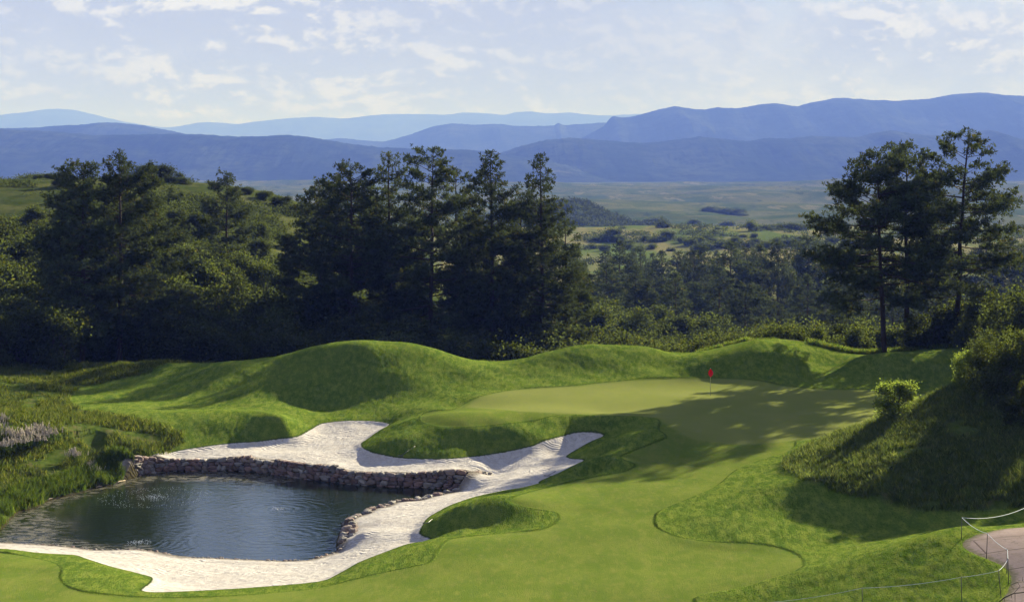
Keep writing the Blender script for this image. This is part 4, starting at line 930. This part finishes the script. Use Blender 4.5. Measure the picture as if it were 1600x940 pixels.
rake((856, 744), (868, 737), 'bunker rake lying on the small grass tongue at the far end of the bunker')

# ------------------------------------------------------------ roped stakes round the cart path
M_rope = simple('white_rope', (.42, .48, .55), .7, .2, .1)
st = [((1640, 770), (1640, 806)), ((1503, 808), (1502, 844)), ((1543, 833), (1541, 872)), ((1574, 858), (1573, 896)), ((1575, 873), (1576, 913)), ((1560, 891), (1565, 933)), ((1502, 901), (1503, 946)), ((1347, 918), (1348, 960)), ((1180, 942), (1181, 985))]
c0 = cast(*st[4][1]); rt = thing('rope_barrier', 'white rope strung between thin metal stakes around the corner of the cart path', 'rope fence', tuple(c0)); o0 = np.array(c0)
tops = []
for tp, bp_ in st:
    c = cast(*bp_, D0=40); D = c[1]; X_ = (tp[0]-CX)/F*D; zt = CZ-(tp[1]-HZ)*D/F
    b = MB(); b.tube([c-o0-[0, 0, .2], np.array([X_, D, zt+.03])-o0], [.017, .015], 6); b.build('stake', M_stake, rt)
    tops.append(np.array([X_, D, zt])-o0)
for i in range(len(tops)-1):
    a, b_ = tops[i], tops[i+1]; L_ = np.linalg.norm(b_-a); ts = np.linspace(0, 1, 13)
    pts_ = [a+(b_-a)*t-np.array([0, 0, .035*L_*4*t*(1-t)*(.55 if i > 4 else 1)]) for t in ts]
    b = MB(); b.tube(pts_, [.009 if i < 5 else .007]*13, 6); b.build('rope', M_rope if i < 5 else M_rope, rt)
# bare branches of a dead shrub at the lower right corner
M_dead = simple('dead_wood', (.030, .024, .024), .9, .1, .3)
def pz(px, py, D): return np.array([(px-CX)/F*D, D, CZ-(py-HZ)*D/F])
base = pz(1630, 985, 62); base[2] = ground_z(1630, 62)
ds = thing('dead_shrub', 'bare dark twigs of a dead shrub at the lower right corner over the path', 'dead shrub', tuple(base))
for k, (pl, r_) in enumerate([([(1630,985),(1622,950),(1606,924),(1584,926),(1569,933),(1556,944),(1548,952)], .03), ([(1606,924),(1600,908),(1590,908.5),(1580,913)], .016), ([(1590,909),(1594,915),(1584,926)], .013), ([(1598,907),(1598,901)], .009), ([(1569,933),(1570,940)], .010), ([(1580,928),(1581,934)], .010), ([(1586,926),(1586,946)], .010), ([(1612,936),(1632,918),(1648,903)], .02), ([(1600,921),(1604,915)], .009)]):
    P3 = [pz(a, b_, 62+.3*math.sin(k+j))-base for j, (a, b_) in enumerate(pl)]
    b = MB(); b.tube(P3, list(np.linspace(r_, r_*.45, len(P3))), 6); b.build('branch' if k else 'stem', M_dead, ds)

# ------------------------------------------------------------ spray of the pond aerators
M_foam = simple('foam', (.85, .88, .90), .4, .5, .02)
def drops(cx, cy, r0, r1, n, s0, s1, zmax, mb):
    for i in range(n):
        a = rk.uniform(0, 6.28); r_ = r0+(r1-r0)*rk.random()**.8; s = rk.uniform(s0, s1); z_ = WZ+rk.random()**2*zmax+.01
        p = np.array([cx+r_*math.cos(a), cy+r_*math.sin(a), z_])
        V = [p+np.array(v)*s for v in ((1, 0, 0), (-1, 0, 0), (0, 1, 0), (0, -1, 0), (0, 0, 1), (0, 0, -1))]
        mb.add(V, [(0, 2, 4), (2, 1, 4), (1, 3, 4), (3, 0, 4), (2, 0, 5), (1, 2, 5), (3, 1, 5), (0, 3, 5)])
b = MB()
x, y = on_water(240, 777); drops(x, y, 2.6, 3.7, 300, .008, .019, .12, b); drops(x, y, 0, 1.2, 220, .008, .020, .12, b); drops(x, y, 1.2, 2.7, 90, .01, .02, .2, b)
x, y = on_water(434, 795); drops(x, y, 0, .45, 60, .012, .026, .12, b)
x, y = on_water(217, 847); drops(x, y, 0, .75, 110, .010, .022, .08, b)
o = b.build('fountain_spray', M_foam, None, False); tag(o, kind='stuff')

# ------------------------------------------------------------ flowering plants and driftwood on the left bank
M_stem = leaf_mat('flower_stems', (.05, .08, .02), .3, (.09, .13, .03), .1)
M_bloom = simple('pink_white_blossom', (.34, .30, .25), .8, .1, .3, 20)
def flower_plant(seed):
    r = np.random.default_rng(seed); n = 34; t = thing('flowering_plant', '', 'flower', (0, 0, 0), 0, 'flowering plants on the left bank')
    base = np.c_[r.normal(0, .32, (n, 2)), np.zeros(n)]; d = unit(np.c_[r.normal(0, .22, (n, 2)), np.ones(n)]); hh = r.uniform(.45, .95, n)
    g_ = MB(); bl = MB()
    for i in range(n):
        p = base[i]; q = p+d[i]*hh[i]; g_.tube([p, q], [.014, .008], 3, False)
        for k in range(7):
            f = .55+.45*k/6; c_ = p+d[i]*hh[i]*f; s = .055*(1.25-f)+.018
            V = [c_+np.array(v)*s+r.normal(0, .012, 3) for v in ((1, 0, 0), (-1, 0, 0), (0, 1, 0), (0, -1, 0), (0, 0, 1.2), (0, 0, -1))]
            bl.add(V, [(0, 2, 4), (2, 1, 4), (1, 3, 4), (3, 0, 4), (2, 0, 5), (1, 2, 5), (3, 1, 5), (0, 3, 5)])
        for k in range(8):
            c_ = p+d[i]*hh[i]*r.uniform(.05, .5); e = unit(r.normal(size=3)+[0, 0, .5])*.16; s_ = np.cross(e, [0, 0, 1])*.16
            g_.add([c_, c_+e*.5+s_, c_+e, c_+e*.5-s_], [(0, 1, 2, 3)])
    g_.build('stems', M_stem, t, False); bl.build('blossoms', M_bloom, t, False); return t
fp = [flower_plant(1), flower_plant(2)]
spots = [(4,656,.8,'topmost of the pink-white flowers at the left edge'),(-6,670,1,'flowers cut by the left edge under the topmost ones'),(12,682,1,'pale flowers near the left edge, lower middle of the patch'),(28,684,1.05,'flowers in the middle of the left edge patch'),(43,681,1,'pink flowers right of the patch middle'),(56,674,1,'tall flowers at the upper right of the patch'),(69,681,1,'flowers second from the right end of the patch'),(81,679,.9,'rightmost flowers of the left edge patch'),(20,694,.9,'lowest flowers of the patch near the left edge'),(37,692,.9,'low flowers at the bottom of the patch, right of the lowest'),(60,689,.9,'low flowers at the bottom right of the patch'),(3,698,.8,'lowermost flowers touching the left edge'),(115,713,.95,'lone flowering plant halfway down the left bank'),(150,735,.7,'small flowering plant close above the reeds'),(142,726,.6,'smallest flowering plant left above the reeds')]
for i, (px, py, s, lab) in enumerate(spots):
    c = cast(px, py+6); o = fp[i] if i < 2 else dup(fp[i % 2], (0, 0, 0))
    o.location = tuple(c+[0, 0, .05]); o.rotation_euler = (0, 0, i*1.3); o.scale = (s, s, s); o['label'] = lab
M_drift = simple('pale_driftwood', (.30, .24, .18), .9, .1, .2)
a = on_water(172, 758); dw = thing('driftwood', 'pale driftwood sticks washed up below the reeds on the left shore', 'driftwood', (*a, WZ)); a = np.array((*a, WZ))
for k, (p, q) in enumerate([((168,758),(182,755)),((178,757),(196,751)),((150,762),(160,761)),((72,783),(84,779))]):
    b = MB(); P3 = [np.array((*on_water(*p), WZ+.04))-a, np.array((*on_water((p[0]+q[0])/2, (p[1]+q[1])/2), WZ+.12))-a, np.array((*on_water(*q), WZ+.05))-a]
    b.tube(P3, [.05, .045, .02], 6); b.build('stick', M_drift, dw)
